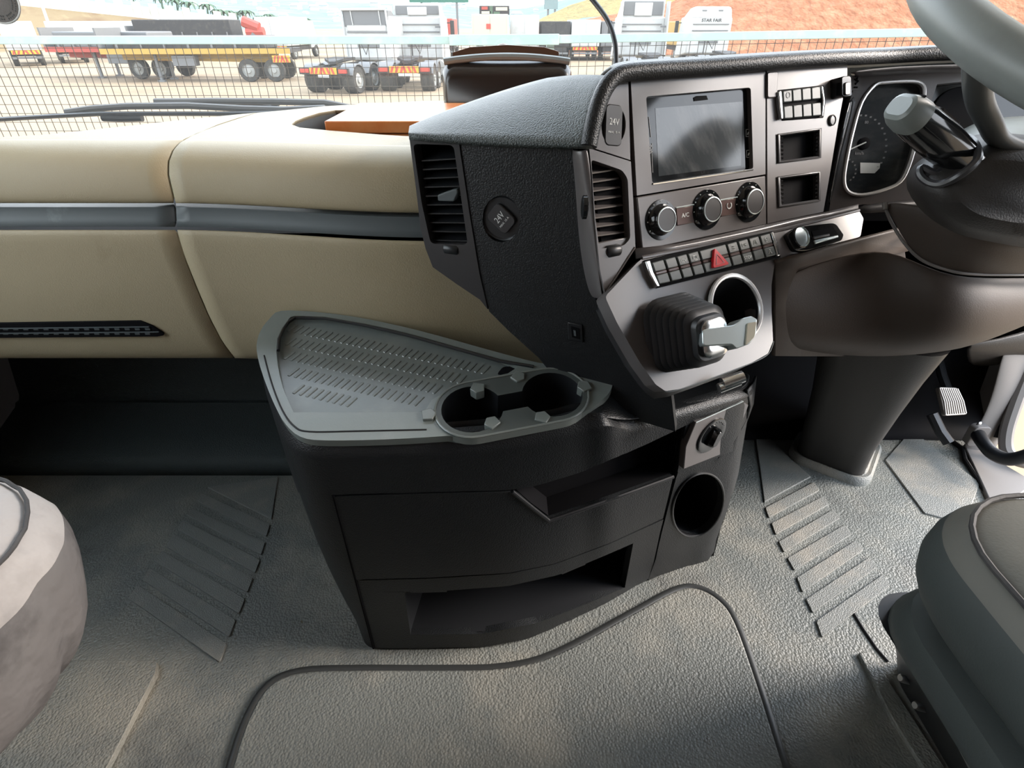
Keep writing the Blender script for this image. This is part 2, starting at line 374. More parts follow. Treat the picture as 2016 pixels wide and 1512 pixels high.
for px, py in ((1088, 1352), (595, 1226), (1092, 1373), (1020, 1330)): m.box(FZ.hit(px, py)-V((.0015, .001, 0)), FZ.hit(px, py, .003)+V((.0015, .001, .006)))
tag(m.build('grit', 'cream', None, smooth=0), 'tiny pale crumbs of grit lying on the black rubber mat', 'grit'); bpy.data.objects['grit']['kind'] = 'stuff'
# passenger toe board: step, slope, firewall carpet
tb = [(1.095, 0), (1.093, .030), (1.098, .046), (1.110, .053), (1.17, .075), (1.255, .103), (1.262, .112), (1.275, .112), (1.285, .125), (1.36, .42), (1.37, .60)]
struct(loft('trim_4', [[V((x, y, z)) for y, z in tb] for x in (XL, -.9, -.6, -.25)], 'firewall', closed=False, cap=False, smooth=50, solid=.004))
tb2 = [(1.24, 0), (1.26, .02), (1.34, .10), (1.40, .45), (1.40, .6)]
struct(loft('trim_5', [[V((x, y, z)) for y, z in tb2] for x in (-.25, .4, 1.0, 1.36)], 'void', closed=False, cap=False, smooth=50, solid=.004))  # driver's side firewall, coloured near black to paint in the footwell shade
# driver's door opening: sill plate, pillar foot, seal
struct(plate('trim_6', [(1897, 874), (1918, 872), (1975, 912), (2040, 950), (1960, 1010), (1935, 955)], FZ, 'trim_grey', None, thick=.03, out=.012, bevel=.003))
struct(MB().tube([FZ.hit(x, y, .004) for x, y in [(1835, 815), (1850, 845), (1880, 872), (1896, 884), (1900, 905), (1925, 943), (1945, 975)]], .006, 8).build('trim_7', 'groove'))
struct(grid('trim_8', [[(1976, 660, 1.40), (2010, 668, 1.42), (2055, 672, 1.45)], [(1955, 762, 1.47), (1985, 772, 1.47), (2012, 780, 1.50)], [(1938, 808, 1.50), (1968, 815, 1.50), (1990, 822, 1.52)], [(1921, 842, 1.52), (1950, 850, 1.52), (1972, 858, 1.53)], [(1898, 862, 1.535), (1921, 880, 1.53), (1950, 890, 1.54)], [(1896, 884, 1.55), (1915, 895, 1.54), (1940, 905, 1.55)]], 'trim_grey', sub=2, solid=.008))
struct(MB().tube(smooth_line([pd(2060, 640, 1.42), pd(2022, 735, 1.46), pd(1997, 800, 1.48), pd(1982, 850, 1.49), pd(1982, 885, 1.49), pd(2000, 905, 1.47), pd(2040, 915, 1.45)], 6), .016, 8).build('trim_9', 'trim_grey'))
struct(MB().tube(smooth_line([pd(2030, 660, 1.45), pd(1998, 745, 1.49), pd(1972, 815, 1.515), pd(1962, 860, 1.525)], 6), .018, 8).build('trim_10', 'groove'))
struct(grid('trim_11', [[(1895, 672, 1.36), (1960, 668, 1.36), (2040, 640, 1.38), (2120, 620, 1.4)], [(1900, 700, 1.38), (1960, 695, 1.38), (2040, 698, 1.40), (2120, 700, 1.42)], [(1905, 720, 1.6), (1960, 720, 1.6), (2040, 715, 1.6), (2120, 712, 1.6)]], 'column', sub=1, solid=.006))

# ================================================================ DASHBOARD
dash = thing('dashboard', 'beige and black truck dashboard with instrument pod, vents and switches', 'dashboard', (0, 1.0, .48))
def yoff(x): return -.052*sstep(-.52, -.12, x)
low = [(.97, .474), (.91, .475), (.882, .482), (.864, .497), (.855, .525), (.851, .57), (.849, .62), (.849, .68), (.849, .722), (.853, .730)]
stp = [(.875, .7335), (.853, .735), (.852, .745), (.8535, .747), (.853, .765), (.875, .7665)]
upr = [(.853, .771), (.849, .777), (.850, .792), (.856, .812), (.868, .829), (.885, .840), (.905, .846), (.93, .848)]
upper_split = [(345, 405), (338, 375), (331, 345), (331, 318), (340, 295), (352, 281), (385, 262), (430, 245), (470, 232), (505, 222)]
lower_split = [(346, 450), (352, 472), (362, 505), (385, 563), (410, 622), (436, 672), (466, 712), (480, 726)]
def xsplit(yz, line):
    a, b = -.75, -.25
    ys = sorted(line, key=lambda p: p[1])
    for _ in range(40):
        m = (a+b)/2; px, py = proj(V((m, yz[0]+yoff(m), yz[1]))); sx = yx([(p[1], p[0]) for p in ys], py)
        if px < sx: a = m
        else: b = m
    return a
def dash_patch(name, prof, line, side, mat, xe, n=26):
    rows = []
    for yz in prof:
        xs = xsplit(yz, line); a, b = (xe, xs-.0017) if side < 0 else (xs+.0017, xe)
        rows.append([V((lerp(a, b, k/n), yz[0]+yoff(lerp(a, b, k/n)), yz[1])) for k in range(n+1)])
    vs = [p for r in rows for p in r]
    return mesh(name, vs, [(r*(n+1)+c, r*(n+1)+c+1, (r+1)*(n+1)+c+1, (r+1)*(n+1)+c) for r in range(len(prof)-1) for c in range(n)], mat, dash, smooth=60, solid=.006)
fine = lambda P: [(p.x, p.y) for p in smooth_line([(a, b, 0) for a, b in P], 3)]
dash_patch('lower_panel', fine(low), lower_split, -1, 'beige', -1.34)
dash_patch('lower_panel', fine(low), lower_split, 1, 'beige', .12)
dash_patch('trim_strip', stp, [(344, 402), (347, 452)], -1, 'strip', -1.34)
dash_patch('trim_strip', stp, [(344, 402), (347, 452)], 1, 'strip', .05)
dash_patch('upper_panel', fine(upr), upper_split, -1, 'beige', -1.34)
dash_patch('upper_panel', fine(upr), upper_split, 1, 'beige', .05)
ZP = Plane(V((0, 0, .848)), V((0, 0, 1)), V((1, 0, 0))); ZP.v = V((0, 1, 0))
seam = [(352, 281), (385, 262), (430, 245), (470, 232), (505, 222)]
xs0 = xsplit((.93, .848), upper_split)
back = [(460, 226), (350, 237), (250, 248), (100, 264), (0, 279)]
plate('top_panel', [V((-1.34, .93, .848)), V((xs0-.0017, .93, .848))]+[(x-1, y) for x, y in seam[2:]]+[(480, 224)]+back[:4]+[V((-.82, .945, .848)), V((-1.34, .945, .848))], ZP, 'beige', dash, thick=.006, bevel=0)
fr = [V((lerp(xs0+.0017, .22, k/24), .93+yoff(lerp(xs0+.0017, .22, k/24)), .848)) for k in range(25)]
plate('top_panel', fr+[V((.24, 1.45, .848)), V((-.2, 1.44, .848)), (640, 209), (560, 217), (506, 222), (471, 233), (431, 246), (386, 263)], ZP, 'beige', dash, thick=.006,
      holes=[[(574, 245), (582, 238), (599, 231), (629, 222), (660, 217), V((.20, 1.36, .848)), V((.20, .96, .848)), (800, 268), (750, 265), (650, 257), (590, 251)]], smooth=40)
bl = ZP.pts([(574, 245), (582, 238), (599, 231), (629, 222), (660, 217), V((.20, 1.36, .848)), V((.20, .96, .848)), (800, 268), (750, 265), (650, 257), (590, 251)])
pocket('top_bin', [p-V((0, 0, .002)) for p in bl], V((0, 0, -.05)), 'strip', dash)
mesh('light_block', *(lambda b: (b.v, b.f))(MB().box((XL+.01, 1.0, .49), (1.33, 1.42, .70)).box((-1.3, .93, .49), (.1, 1.0, .70)).box((.30, 1.0, .5), (1.33, 1.03, .90))), 'void', dash, smooth=0)  # unseen dark boxes added behind the panels to block light
# slim grille in the left lower panel
FP = Plane(V((0, .849, .6)), V((0, -1, 0)), V((1, 0, 0)))
gr = plate('grille', [(-260, 640), (275, 632), (300, 642), (322, 657), (321, 661), (310, 663), (-260, 668)], FP, 'void', dash, thick=.004, out=.002, bevel=.001)
for a, b in (((-255, 651), (293, 645)), ((-255, 660), (312, 655))):
    p, q = FP.hit(*a, .004), FP.hit(*b, .004); MB().hexa([p, q, q+V((0, .004, 0)), p+V((0, .004, 0))], [p+V((0, 0, .0016)), q+V((0, 0, .0016)), q+V((0, .004, .0016)), p+V((0, .004, .0016))]).build('slat', 'strip', gr, smooth=0)
m = MB()
for k in range(28):
    for yy in (648, 657):
        p = FP.hit(-250+k*20, yy, .003); m.box(p-V((.004, 0, .002)), p+V((.004, .003, .0015)))
m.build('grille_ribs', 'strip', gr, smooth=0)['kind'] = 'stuff'

# ---- the pod: face turned to the passenger
plate('pod_side', [(906, 280), (1128, 292), (1139, 380), (1143, 470), (1158, 560), (1172, 588), (1235, 650), (1320, 765), (1330, 850), (1130, 790), (1060, 704), (1000, 650), (963, 613), (946, 540), (926, 420)], LF, 'black_grain', dash, thick=.02, holes=[ell(987, 431, 37, 46, .0)], smooth=35)
vent = plate('air_vent', [(806, 272), (903, 279), (924, 420), (944, 540), (960, 609), (945, 590), (900, 560), (852, 526), (838, 490), (828, 450), (820, 380)], LF, 'pod_dark', dash, thick=.02, out=.002,
             holes=[rquad([(813, 283), (893, 286), (921, 482), (848, 480), (830, 400)], 10, 4)])
pocket('vent_duct', LF.pts(rquad([(813, 283), (893, 286), (921, 482), (848, 480), (830, 400)], 10, 4), 0), -LF.n*.06, 'void', vent)
for k in range(10):
    t = k/9; a = (lerp(830, 849, t), lerp(318, 474, t)); b = (lerp(897, 922, t), lerp(314, 476, t))
    p, q = LF.hit(*a, -.006), LF.hit(*b, -.006); d = -LF.n*.03+V((0, 0, .010)); h = V((0, 0, .0016))
    MB().hexa([p, q, q+d, p+d], [p+h, q+h, q+d+h, p+d+h]).build('slat', 'black_smooth', vent, smooth=0)
plate('vent_tab', rquad([(861, 384), (890, 374), (899, 372), (901, 380), (893, 397), (862, 396)], 3), LF, 'strip', vent, thick=.012, out=.004)
plate('vent_wheel_plate', [(848, 482), (921, 484), (928, 520), (868, 520)], LF, 'pod_dark', vent, thick=.004, out=-.003)
M = LF.mat(LF.hit(890, 490, -.002)); MB().lathe(Matrix(M) @ Matrix.Rotation(pi/2, 4, 'Y') @ Matrix.Translation((0, 0, -.011)), [(.006, 0), (.0075, .002), (.0075, .02), (.006, .022)], 20).build('vent_wheel', 'black_smooth', vent)
plate('vent_mark', [(872, 502), (899, 505), (899, 508), (873, 504)], LF, 'ink', vent, thick=.001, out=-.0022, bevel=0)
# 24 V socket in the side
def socket(pl, c, r, rot, w, h, parent, ring):
    P = pl.hit(*c); M = pl.mat(P, rot)
    s = MB().lathe(M, [(r*1.04, -.004), (r*1.04, -.002), (r*.97, -.003), (r*.80, -.011), (r*.76, -.012)], 36).build('power_socket', ring, parent)
    L = [M @ V((x, y, z)) for z in (-.012,) for x, y in rrect(w, h, w*.25)]
    L2 = [M @ V((x, y, 0)) for x, y in rrect(w, h, w*.25)]; L3 = [M @ V((x, y, .001)) for x, y in rrect(w*.92, h*.95, w*.22)]
    loft('socket_cap', [L, L2, L3], 'pod_dark', s)
    text('24V', M @ Matrix.Translation((0, h*.08, .0012)), w*.42, 'ink', s, 'socket_lettering', .85); text('MAX. 15 A', M @ Matrix.Translation((0, -h*.17, .0012)), w*.15, 'ink', s, 'socket_lettering')
    return s
d0 = (LF.hit(987, 431)-CAM).dot(FW)
socket(LF, (987, 431), 42*d0/F, radians(52), .027, .034, dash, 'black_smooth')
# usb port and shade ridge
usb = plate('usb_port', [(1117, 634), (1146, 640), (1148, 675), (1119, 669)], LF, 'black_smooth', dash, thick=.006, out=.003)
plate('usb_slot', [(1124, 643), (1140, 647), (1141, 668), (1126, 664)], LF, 'void', usb, thick=.002, out=.004, bevel=0)
plate('usb_tongue', [(1129, 650), (1133, 651), (1134, 662), (1130, 661)], LF, 'strip', usb, thick=.001, out=.0048, bevel=0)
# ---- rounded pillar between the two faces
pl_l = [(1128, 291), (1138, 380), (1142, 470), (1157, 560), (1169, 586)]; pl_r = [(1158, 292), (1166, 350), (1170, 430), (1180, 520), (1191, 584)]
rows = []
for a, b in zip(pl_l, pl_r):
    A = LF.hit(*a); B = DP.hit(*b); Mi = (A+B)/2+V((0, -.007, 0)); rows.append([A+V((0, .012, 0)), A, Mi, B, B-DP.n*.012])
grid('pod_pillar', rows, 'pod_grey', dash, sub=2, solid=.003)
MB().lathe(Plane(V(), V((0, -1, .1)), V((1, 0, 0))).mat(pd(1151, 408, .595)) @ Matrix.Rotation(pi/2, 4, 'Y') @ Matrix.Translation((0, 0, -.003)), [(.010, 0), (.0125, .001), (.0125, .005), (.010, .006)], 20).build('vent_wheel', 'gloss_black', dash)
# ---- face turned to the driver
plate('backing', [(1160, 300), (1235, 165), (1660, 140), (1615, 440), (1200, 590)], DP, 'void', dash, thick=.05, out=-.014, bevel=0)
plate('socket_panel', [(1237, 160), (1222, 162), (1207, 174), (1192, 205), (1175, 250), (1161, 289), (1241, 315)], DP, 'pod_grey', dash, thick=.012, holes=[ell(1208, 247, 24, 40, .05)])
d1 = (DP.hit(1208, 247)-CAM).dot(FW); socket(DP, (1208, 247), 41*d1/F, radians(-8), .024, .044, dash, 'black_smooth')
vent2 = plate('air_vent', [(1160, 292), (1242, 318), (1247, 400), (1251, 486), (1236, 505), (1192, 581), (1181, 530), (1171, 430), (1166, 350)], DP, 'pod_grey', dash, thick=.012, out=.0, holes=[rquad([(1164, 314), (1225, 335), (1236, 352), (1241, 470), (1228, 484), (1180, 490), (1172, 430)], 7, 3)])
pocket('vent_duct', DP.pts(rquad([(1164, 314), (1225, 335), (1236, 352), (1241, 470), (1228, 484), (1180, 490), (1172, 430)], 7, 3), -.001), -DP.n*.05, 'void', vent2)
for k in range(8):
    t = k/7; a = (lerp(1163, 1174, t), lerp(343, 466, t)); b = (lerp(1216, 1233, t), lerp(335, 458, t))
    p, q = DP.hit(*a, -.005), DP.hit(*b, -.012); d = -DP.n*.03+V((0, 0, .012)); h = V((0, 0, .0016))
    MB().hexa([p, q, q+d, p+d], [p+h, q+h, q+d+h, p+d+h]).build('slat', 'pod_grey', vent2, smooth=0)
plate('vent_wheel_plate', [(1176, 478), (1241, 466), (1240, 505), (1194, 576), (1186, 540)], DP, 'pod_grey', vent2, thick=.006, out=-.004)
M = DP.mat(DP.hit(1206, 494, -.003)); MB().lathe(M @ Matrix.Rotation(pi/2, 4, 'Y') @ Matrix.Translation((0, 0, -.010)), [(.006, 0), (.0075, .002), (.0075, .018), (.006, .02)], 20).build('vent_wheel', 'black_smooth', vent2)
plate('vent_mark', [(1192, 511), (1222, 505), (1222, 508), (1193, 514)], DP, 'ink', vent2, thick=.001, out=-.0032, bevel=0)
MB().tube([DP.hit(1192, 578, .0005), DP.hit(1237, 507, .0005), DP.hit(1250, 487, .0005)], .0012, 6).build('vent_edge', 'pod_grey', vent2)
# radio
fr0 = rquad([(1272, 190), (1478, 172), (1483, 333), (1284, 361)], 6, 3)
radio = plate('radio', [(1242, 160), (1507, 141), (1507, 343), (1254, 385)], DP, 'pod_grey', dash, thick=.012, out=.001, holes=[fr0])
fi = rquad([(1273, 192), (1476, 174), (1480, 332), (1286, 357)], 6, 3)
loft('radio_bezel', [DP.pts(fr0, .001), DP.pts(fr0, -.006)], 'gloss_black', radio, cap=False)
plate('screen_glass', fr0, DP, 'gloss_black', radio, thick=.004, out=-.0055, bevel=0)
plate('display', [(1290, 213), (1462, 200), (1459, 326), (1297, 347)], DP, 'screen', radio, thick=.001, out=-.0052, bevel=0)
MB().tube(DP.pts([(1285, 362), (1384, 348), (1482, 334)], .0012), .0013, 6).build('screen_edge', 'chrome', radio)
plate('card_slot', [(1366, 192), (1371, 189), (1391, 188), (1394, 196), (1367, 199)], DP, 'void', radio, thick=.0012, out=-.0046, bevel=0)
text('VOL', DP.mat(DP.hit(1282, 292, -.0050), radians(90)), .006, 'ink_dim', radio, 'screen_lettering')
for c in ((1473, 262), (1474, 303)):
    a, b = c; m = MB()
    for (x0, y0, x1, y1) in ((-4, -7, 4, -7.5), (4, -7.5, 4, 6.5), (4, 6.5, -4, 7), (-4, 7, -4, -7)): m.tube([DP.hit(a+x0, b+y0, -.005), DP.hit(a+x1, b+y1, -.005)], .0003, 4)
    m.tube([DP.hit(a-1, b+3, -.005), DP.hit(a+1, b-2, -.005)], .0009, 5); m.build('screen_icon', 'ink', radio)
MB().tube(DP.pts([(1277, 230), (1281, 270)], -.005), .0004, 4).tube(DP.pts([(1283, 302), (1285, 340)], -.005), .0004, 4).build('volume_line', 'ink_dim', radio)
# climate panel
clim = plate('climate_panel', [(1254, 388), (1507, 346), (1509, 441), (1265, 493)], DP, 'pod_grey', dash, thick=.012, out=.001)
for (x, y), tk in (((1301, 433), 0), ((1391, 413), 1), ((1474, 398), 2)):
    P = DP.hit(x, y, .001); r = 38*((P-CAM).dot(FW))/F; M = DP.mat(P)
    kb = MB().lathe(M, [(r*1.02, 0, 1), (r, .0015, 0), (r*.80, .001, 0), (r*.72, .003, 0), (r*.66, .0095, 0), (r*.63, .0112, 0), (r*.60, .0118, 1), (r*.57, .0118, 1), (r*.56, .0112, 2), (r*.2, .0114, 2)], 36).build('climate_knob', ['gloss_black', 'satin', 'pod_dark'], clim)
    m = MB()
    for k in range(9):
        a = radians(-30+k*30); m.box(*(lambda q: (q-V((.0006,)*3), q+V((.0006,)*3)))(M @ V((r*.91*cos(a), r*.91*sin(a), .0015))))
    m.build('knob_marks', 'ink', clim, smooth=0)['kind'] = 'stuff'
for L, s in (([(1331, 409), (1366, 403), (1368, 438), (1333, 445)], 'A/C'), ([(1418, 394), (1452, 388), (1453, 421), (1419, 427)], 'C')):
    b = plate('climate_button', L, DP, 'button_gap', clim, thick=.004, out=.0022)
    c = (sum(p[0] for p in L)/4, sum(p[1] for p in L)/4)
    if s == 'A/C': text(s, DP.mat(DP.hit(c[0], c[1], .0024)), .0075, 'ink', clim, 'button_lettering')
    else:
        P = DP.hit(c[0], c[1]-3, .0025); M = DP.mat(P); MB().tube([M @ V((.004*cos(a), .004*sin(a), 0)) for a in [radians(130+k*28) for k in range(11)]], .0008, 5).build('recirculation_icon', 'ink', clim)
    MB().tube([DP.hit(L[0][0], L[0][1], .0024), DP.hit(L[1][0], L[1][1], .0024)], .0008, 5).build('button_edge', 'satin', clim)
# switch column between radio and instruments
sw = plate('switch_panel', [(1510, 139), (1560, 135), (1668, 130), (1668, 148), (1650, 245), (1636, 330), (1621, 417), (1511, 440)], DP, 'pod_grey', dash, thick=.012, out=.001,
           holes=[rquad([(1530, 264), (1617, 252), (1616, 311), (1531, 322)], 3, 2), rquad([(1530, 348), (1616, 337), (1615, 396), (1532, 409)], 3, 2)])
for q in ([(1530, 264), (1617, 252), (1616, 311), (1531, 322)], [(1530, 348), (1616, 337), (1615, 396), (1532, 409)]):
    c = V((sum(p[0] for p in q)/4, sum(p[1] for p in q)/4)); ins = lambda f, L=q, c=c: [tuple(c+(V(p)-c)*f) for p in L]
    sl_ = loft('switch_slot', [DP.pts(q, .002), DP.pts(ins(.93), .0025), DP.pts(ins(.86), .001), DP.pts(ins(.84), -.030)], 'pod_dark', sw, cap=False, solid=.0005)
    mesh('slot_bottom', DP.pts(ins(.9), -.012), [(0, 1, 2, 3)], 'void', sw)
    m = MB()
    for sx_ in (0, 1):
        for k in range(6):
            t = (k+.5)/6; i = ins(.86); e = V(i[1 if sx_ else 0]).lerp(V(i[2 if sx_ else 3]), t); e = e+(c-e).normalized()*3; P = DP.hit(e.x, e.y, -.001); m.box(P-V((.0014,)*3), P+V((.0014,)*3))
    m.build('slot_teeth', 'pod_dark', sw, smooth=0)['kind'] = 'stuff'
TL, TR, BR, BL = V((1541, 179)), V((1616, 170)), V((1618, 227)), V((1544, 234))
bi = lambda u, v, q: tuple((q[0].lerp(q[1], u)).lerp(q[3].lerp(q[2], u), v))
Q = (TL, TR, BR, BL)
sb = plate('switch_block', [(1532, 177), (1622, 167), (1626, 200), (1622, 232), (1540, 238), (1533, 205)], DP, 'void', dash, thick=.006, out=.002)
for r_ in range(2):
    for c_ in range(4):
        u0, u1 = c_/4+.01, (c_+1)/4-.01; v0, v1 = ((.0, .42), (.55, 1))[r_]
        plate('switch_button', [bi(u0, v0, Q), bi(u1, v0, Q), bi(u1, v1, Q), bi(u0, v1, Q)], DP, 'button', sb, thick=.006, out=.006)
for L in ([(1533, 180), (1539, 178), (1541, 200), (1543, 234), (1538, 235), (1535, 205)], [(1617, 169), (1621, 169), (1625, 198), (1621, 230), (1618, 229), (1621, 198)]):
    plate('switch_end_cap', L, DP, 'chrome', sb, thick=.006, out=.007)
MB().tube([DP.mat(DP.hit(1552, 187, .0064)) @ V((.0035*cos(a), .0035*sin(a), 0)) for a in [k*pi/6 for k in range(12)]], .0003, 4, closed=True).build('switch_icon', 'ink_dim', sb)
plate('panel_tab', rquad([(1511, 142), (1533, 140), (1530, 192), (1511, 193)], 5), DP, 'pod_grey', sw, thick=.004, out=.004)
P = DP.hit(1637, 237, .001); MB().lathe(DP.mat(P), [(.0075, 0), (.0075, .002), (.006, .003), (.0058, .002), (.002, .0022)], 24).build('round_button', 'pod_dark', sw)

# ---- soft hood over the pod
rimA = [LF.hit(x, y, .010) for x, y in [(804, 262), (860, 269), (940, 276), (1030, 281), (1100, 285), (1150, 288)]]       # lower edge above the passenger face
B0 = DP.hit(1163, 289, .012)
rimB = [DP.hit(x, y, .012) for x, y in [(1163, 287), (1170, 250), (1181, 208), (1196, 172), (1215, 150), (1240, 141), (1300, 136), (1400, 130), (1507, 122), (1600, 116), (1680, 112)]]+[onY(1760, 109, .93), onY(1850, 104, .94), onY(1960, 100, .95), onY(2100, 98, .96), onY(2300, 100, .98)]
ridge = [onY(806, 248, .80), onY(850, 228, .83), onY(925, 199, .86), onY(1000, 170, .88), onY(1080, 139, .88), onY(1150, 119, .86), onY(1205, 108, .845)]
nb = 14; rows = []
for k in range(nb+1):
    t = k/nb; b = poly_at(rimA, t); r = poly_at(ridge, t); c = poly_at(rimB[:6], t)
    rows.append((b, r))
right = smooth_line(rimB[:5], 3)
fv = []; nr = 9
for k in range(nb+1):
    b, r = rows[k]; t = k/nb
    for j in range(nr+1):
        s = j/nr; p = b.lerp(r, s)
        e = poly_at(rimB[:5], s); base = rows[nb][0].lerp(rows[nb][1], s)
        p = p+(e-base)*(t**3)                         # swing the last rows onto the hood's rim
        p = p+V((-.25, -.5, .45)).normalized()*.010*sin(pi*s)*sin(pi*min(1, t*1.1))
        fv.append(p)
fs = [(k*(nr+1)+j, (k+1)*(nr+1)+j, (k+1)*(nr+1)+j+1, k*(nr+1)+j+1) for k in range(nb) for j in range(nr)]
mesh('hood_pad', fv, fs, 'black_soft', dash, smooth=60, solid=.008)
hoodpath = smooth_line(rimB, 4)
MB().tube([p-DP.n*.004 for p in hoodpath], .0095, 12).build('hood_rim', 'black_grain', dash, smooth=60)
# top of the hood running to the windscreen
tp = []
rt = [p+V((0, 0, .006)) for p in rimB[4:]]
for p in rt: tp.append([p, p+V((0, .025, .004)), p+V((0, .10, .0)), p+V((.0, .30, -.05)), V((p.x+.03, 1.42-.30*abs(p.x/1.34)**2.6, .83))])
grid('hood_top', tp, 'black_soft', dash, sub=1, solid=.006)
bk = []
for p in [fv[k*(nr+1)+nr] for k in range(nb+1)]: bk.append([p, p+V((.0, .03, -.002)), p+V((.03, .12, -.02)), V((max(p.x+.06, -.1), 1.2, .80))])
grid('hood_back', bk, 'black_soft', dash, sub=1, solid=.006)
# recessed face under the rim
grid('hood_underside', [[p-V((0, 0, .004)), p+V((.0, .035, -.012))] for p in rimB[4:]], 'pod_dark', dash, sub=0, solid=.004)

# ---- sloping gear panel
grid('panel_ledge', [[DP.hit(x, y, .001) for x, y in [(1251, 489), (1330, 480), (1420, 461), (1510, 441), (1622, 418), (1690, 402)]], [GP.hit(x, y-3, .0005) for x, y in [(1255, 511), (1330, 494), (1420, 477), (1510, 458), (1622, 430), (1690, 413)]]], 'pod_grey', dash, sub=0, solid=.004)
G = [(1191, 584), (1263, 508), (1400, 481), (1540, 452), (1690, 413), (1700, 430), (1694, 466), (1625, 484), (1545, 506), (1525, 520), (1519, 560), (1519, 610), (1522, 672), (1512, 696), (1480, 714), (1400, 744), (1338, 766), (1310, 770), (1291, 757), (1260, 714), (1215, 636)]
cupc = GP.hit(1444, 607); rc = 64*((cupc-CAM).dot(FW))/F
Mc = GP.mat(cupc)
def gcirc(r, h, n=36): return [Mc @ V((r*cos(2*pi*k/n), r*sin(2*pi*k/n), h)) for k in range(n)]
gp = plate('gear_panel', rquad(G, .12, 2), GP, 'pod_grey', dash, thick=.022, holes=[gcirc(rc*.97, 0)])
MB().lathe(Mc, [(rc*1.06, -.002), (rc*1.06, .003), (rc*1.0, .0045), (rc*.955, .003), (rc*.95, -.002)], 40).build('cup_ring_base', 'black_smooth', gp)
m = MB().tube(gcirc(rc*1.0, .0045), .0034, 8, closed=True); m.build('cup_ring', 'bright_ring', gp)
dn = (-GP.n*.6+V((0, .2, -.8))).normalized()*.09
lp = gcirc(rc*.95, .004); mesh('cup_well', lp+[p+dn for p in gcirc(rc*.85, 0)], [(i, (i+1) % 36, 36+(i+1) % 36, 36+i) for i in range(36)]+[tuple(range(36, 72))], 'black_smooth', gp, smooth=40)
# remove the lathe's disc over the well
me = bpy.data.objects['cup_ring_base'].data; bm = bmesh.new(); bm.from_mesh(me); bmesh.ops.delete(bm, geom=[f for f in bm.faces if len(f.verts) > 4], context='FACES'); bm.to_mesh(me); bm.free()
MB().tube(GP.pts([(1263, 508), (1400, 481), (1540, 452), (1690, 414)], -.001), .003, 8).build('panel_edge', 'pod_grey', gp)
lowG = [(1191, 584), (1215, 636), (1260, 714), (1291, 757), (1310, 770), (1338, 766), (1400, 744), (1480, 714), (1512, 696), (1522, 672), (1519, 610), (1519, 560), (1525, 520)]
f0 = GP.pts(lowG, -.004); cg = sum(f0, V())/len(f0)
sk = [f0, [p-GP.n*.018 for p in f0], [p+(cg-p)*.03+V((0, .01, -.020)) for p in [q-GP.n*.018 for q in f0]], [p+(cg-p)*.04+V((0, .08, -.045)) for p in [q-GP.n*.018 for q in f0]], [p+(cg-p)*.04+V((0, .22, -.05)) for p in [q-GP.n*.018 for q in f0]]]
loft('pod_skirt', sk, 'pod_dark', dash, cap=False, closed=False, smooth=50, solid=.003)
MB().tube(smooth_line([GP.hit(x, y, -.021) for x, y in lowG[:10]], 4), .0014, 6).build('panel_lip', 'strip', dash)
# key / coin holder under the lip
kn = MB()
for (x, y), r in (((1447, 748), .0085), ((1440, 757), .0065)):
    P = pd(x, y, .70); kn.tube([P-V((.016, .003, .004)), P+V((.010, .002, .004))], [r, r*.9], 14)
kn.build('release_knob', 'chrome', dash)
# switch row
Q2 = (V((1282, 516)), V((1517, 458)), V((1530, 502)), V((1297, 561)))
row = plate('switch_row', [(1268, 512), (1522, 454), (1538, 506), (1294, 567)], GP, 'void', dash, thick=.006, out=.003)
us = [0, .108, .208, .302, .397, .628, .722, .812, .905, 1.0]
for i in range(9):
    for r_ in range(2):
        if r_ == 0: v0, v1 = .02, .44
        else: v0, v1 = .58, .98
        q = [bi(us[i]+.006, v0, Q2), bi(us[i+1]-.006, v0, Q2), bi(us[i+1]-.006, v1, Q2), bi(us[i]+.006, v1, Q2)]
        plate('switch_button', q, GP, 'button', row, thick=.006, out=.008)
    q = [bi(us[i]+.006, .44, Q2), bi(us[i+1]-.006, .44, Q2), bi(us[i+1]-.006, .58, Q2), bi(us[i]+.006, .58, Q2)]
    plate('switch_band', q, GP, 'button_gap', row, thick=.004, out=.0066)
for L in ([(1271, 514), (1280, 512), (1287, 535), (1300, 563), (1294, 565), (1280, 540)], [(1519, 457), (1523, 456), (1532, 478), (1537, 503), (1531, 504), (1525, 478)]):
    plate('switch_end_cap', L, GP, 'chrome', row, thick=.008, out=.0085)
hz = plate('hazard_button', rquad([(1407, 487), (1437, 520), (1404, 528)], 5, 3), GP, 'red', row, thick=.008, out=.0115)
tri = [GP.hit(x, y, .0117) for x, y in [(1411, 500), (1426, 517), (1410, 521)]]; MB().tube(tri, .0005, 5, closed=True).build('hazard_outline', 'ink', row)
for s, u, v in (('12V', .255, .27), ('STOP', .767, .80)): text(s, GP.mat(GP.hit(*bi(u, v, Q2), .0082), 0), .0062, 'ink', row, 'switch_lettering')
def icon(px, py, strokes, name='switch_icon'):
    P = GP.hit(px, py, .0083); M = GP.mat(P); m = MB()
    for L in strokes: m.tube([M @ V((x*.001, y*.001, 0)) for x, y in L], .00045, 4)
    m.build(name, 'ink', row)
cxy = lambda u, v: bi(u, v, Q2)
icon(*cxy(.35, .27), [[(-3, 3), (3, 3), (3, -1), (-3, -1), (-3, 3)], [(-1, -3), (4, -3)]])
icon(*cxy(.675, .24), [[(-3, 3), (3, 3)], [(-3, 0), (3, 0)], [(-3, -3), (3, -3)], [(-1, 3), (-1, -3)], [(1.5, 3), (1.5, -3)]])
icon(*cxy(.767, .24), [[(-4, 2), (0, 2), (0, -2), (-4, -2), (-4, 2)], [(1, 0), (4, 0)], [(2.5, 2), (2.5, -2)]])
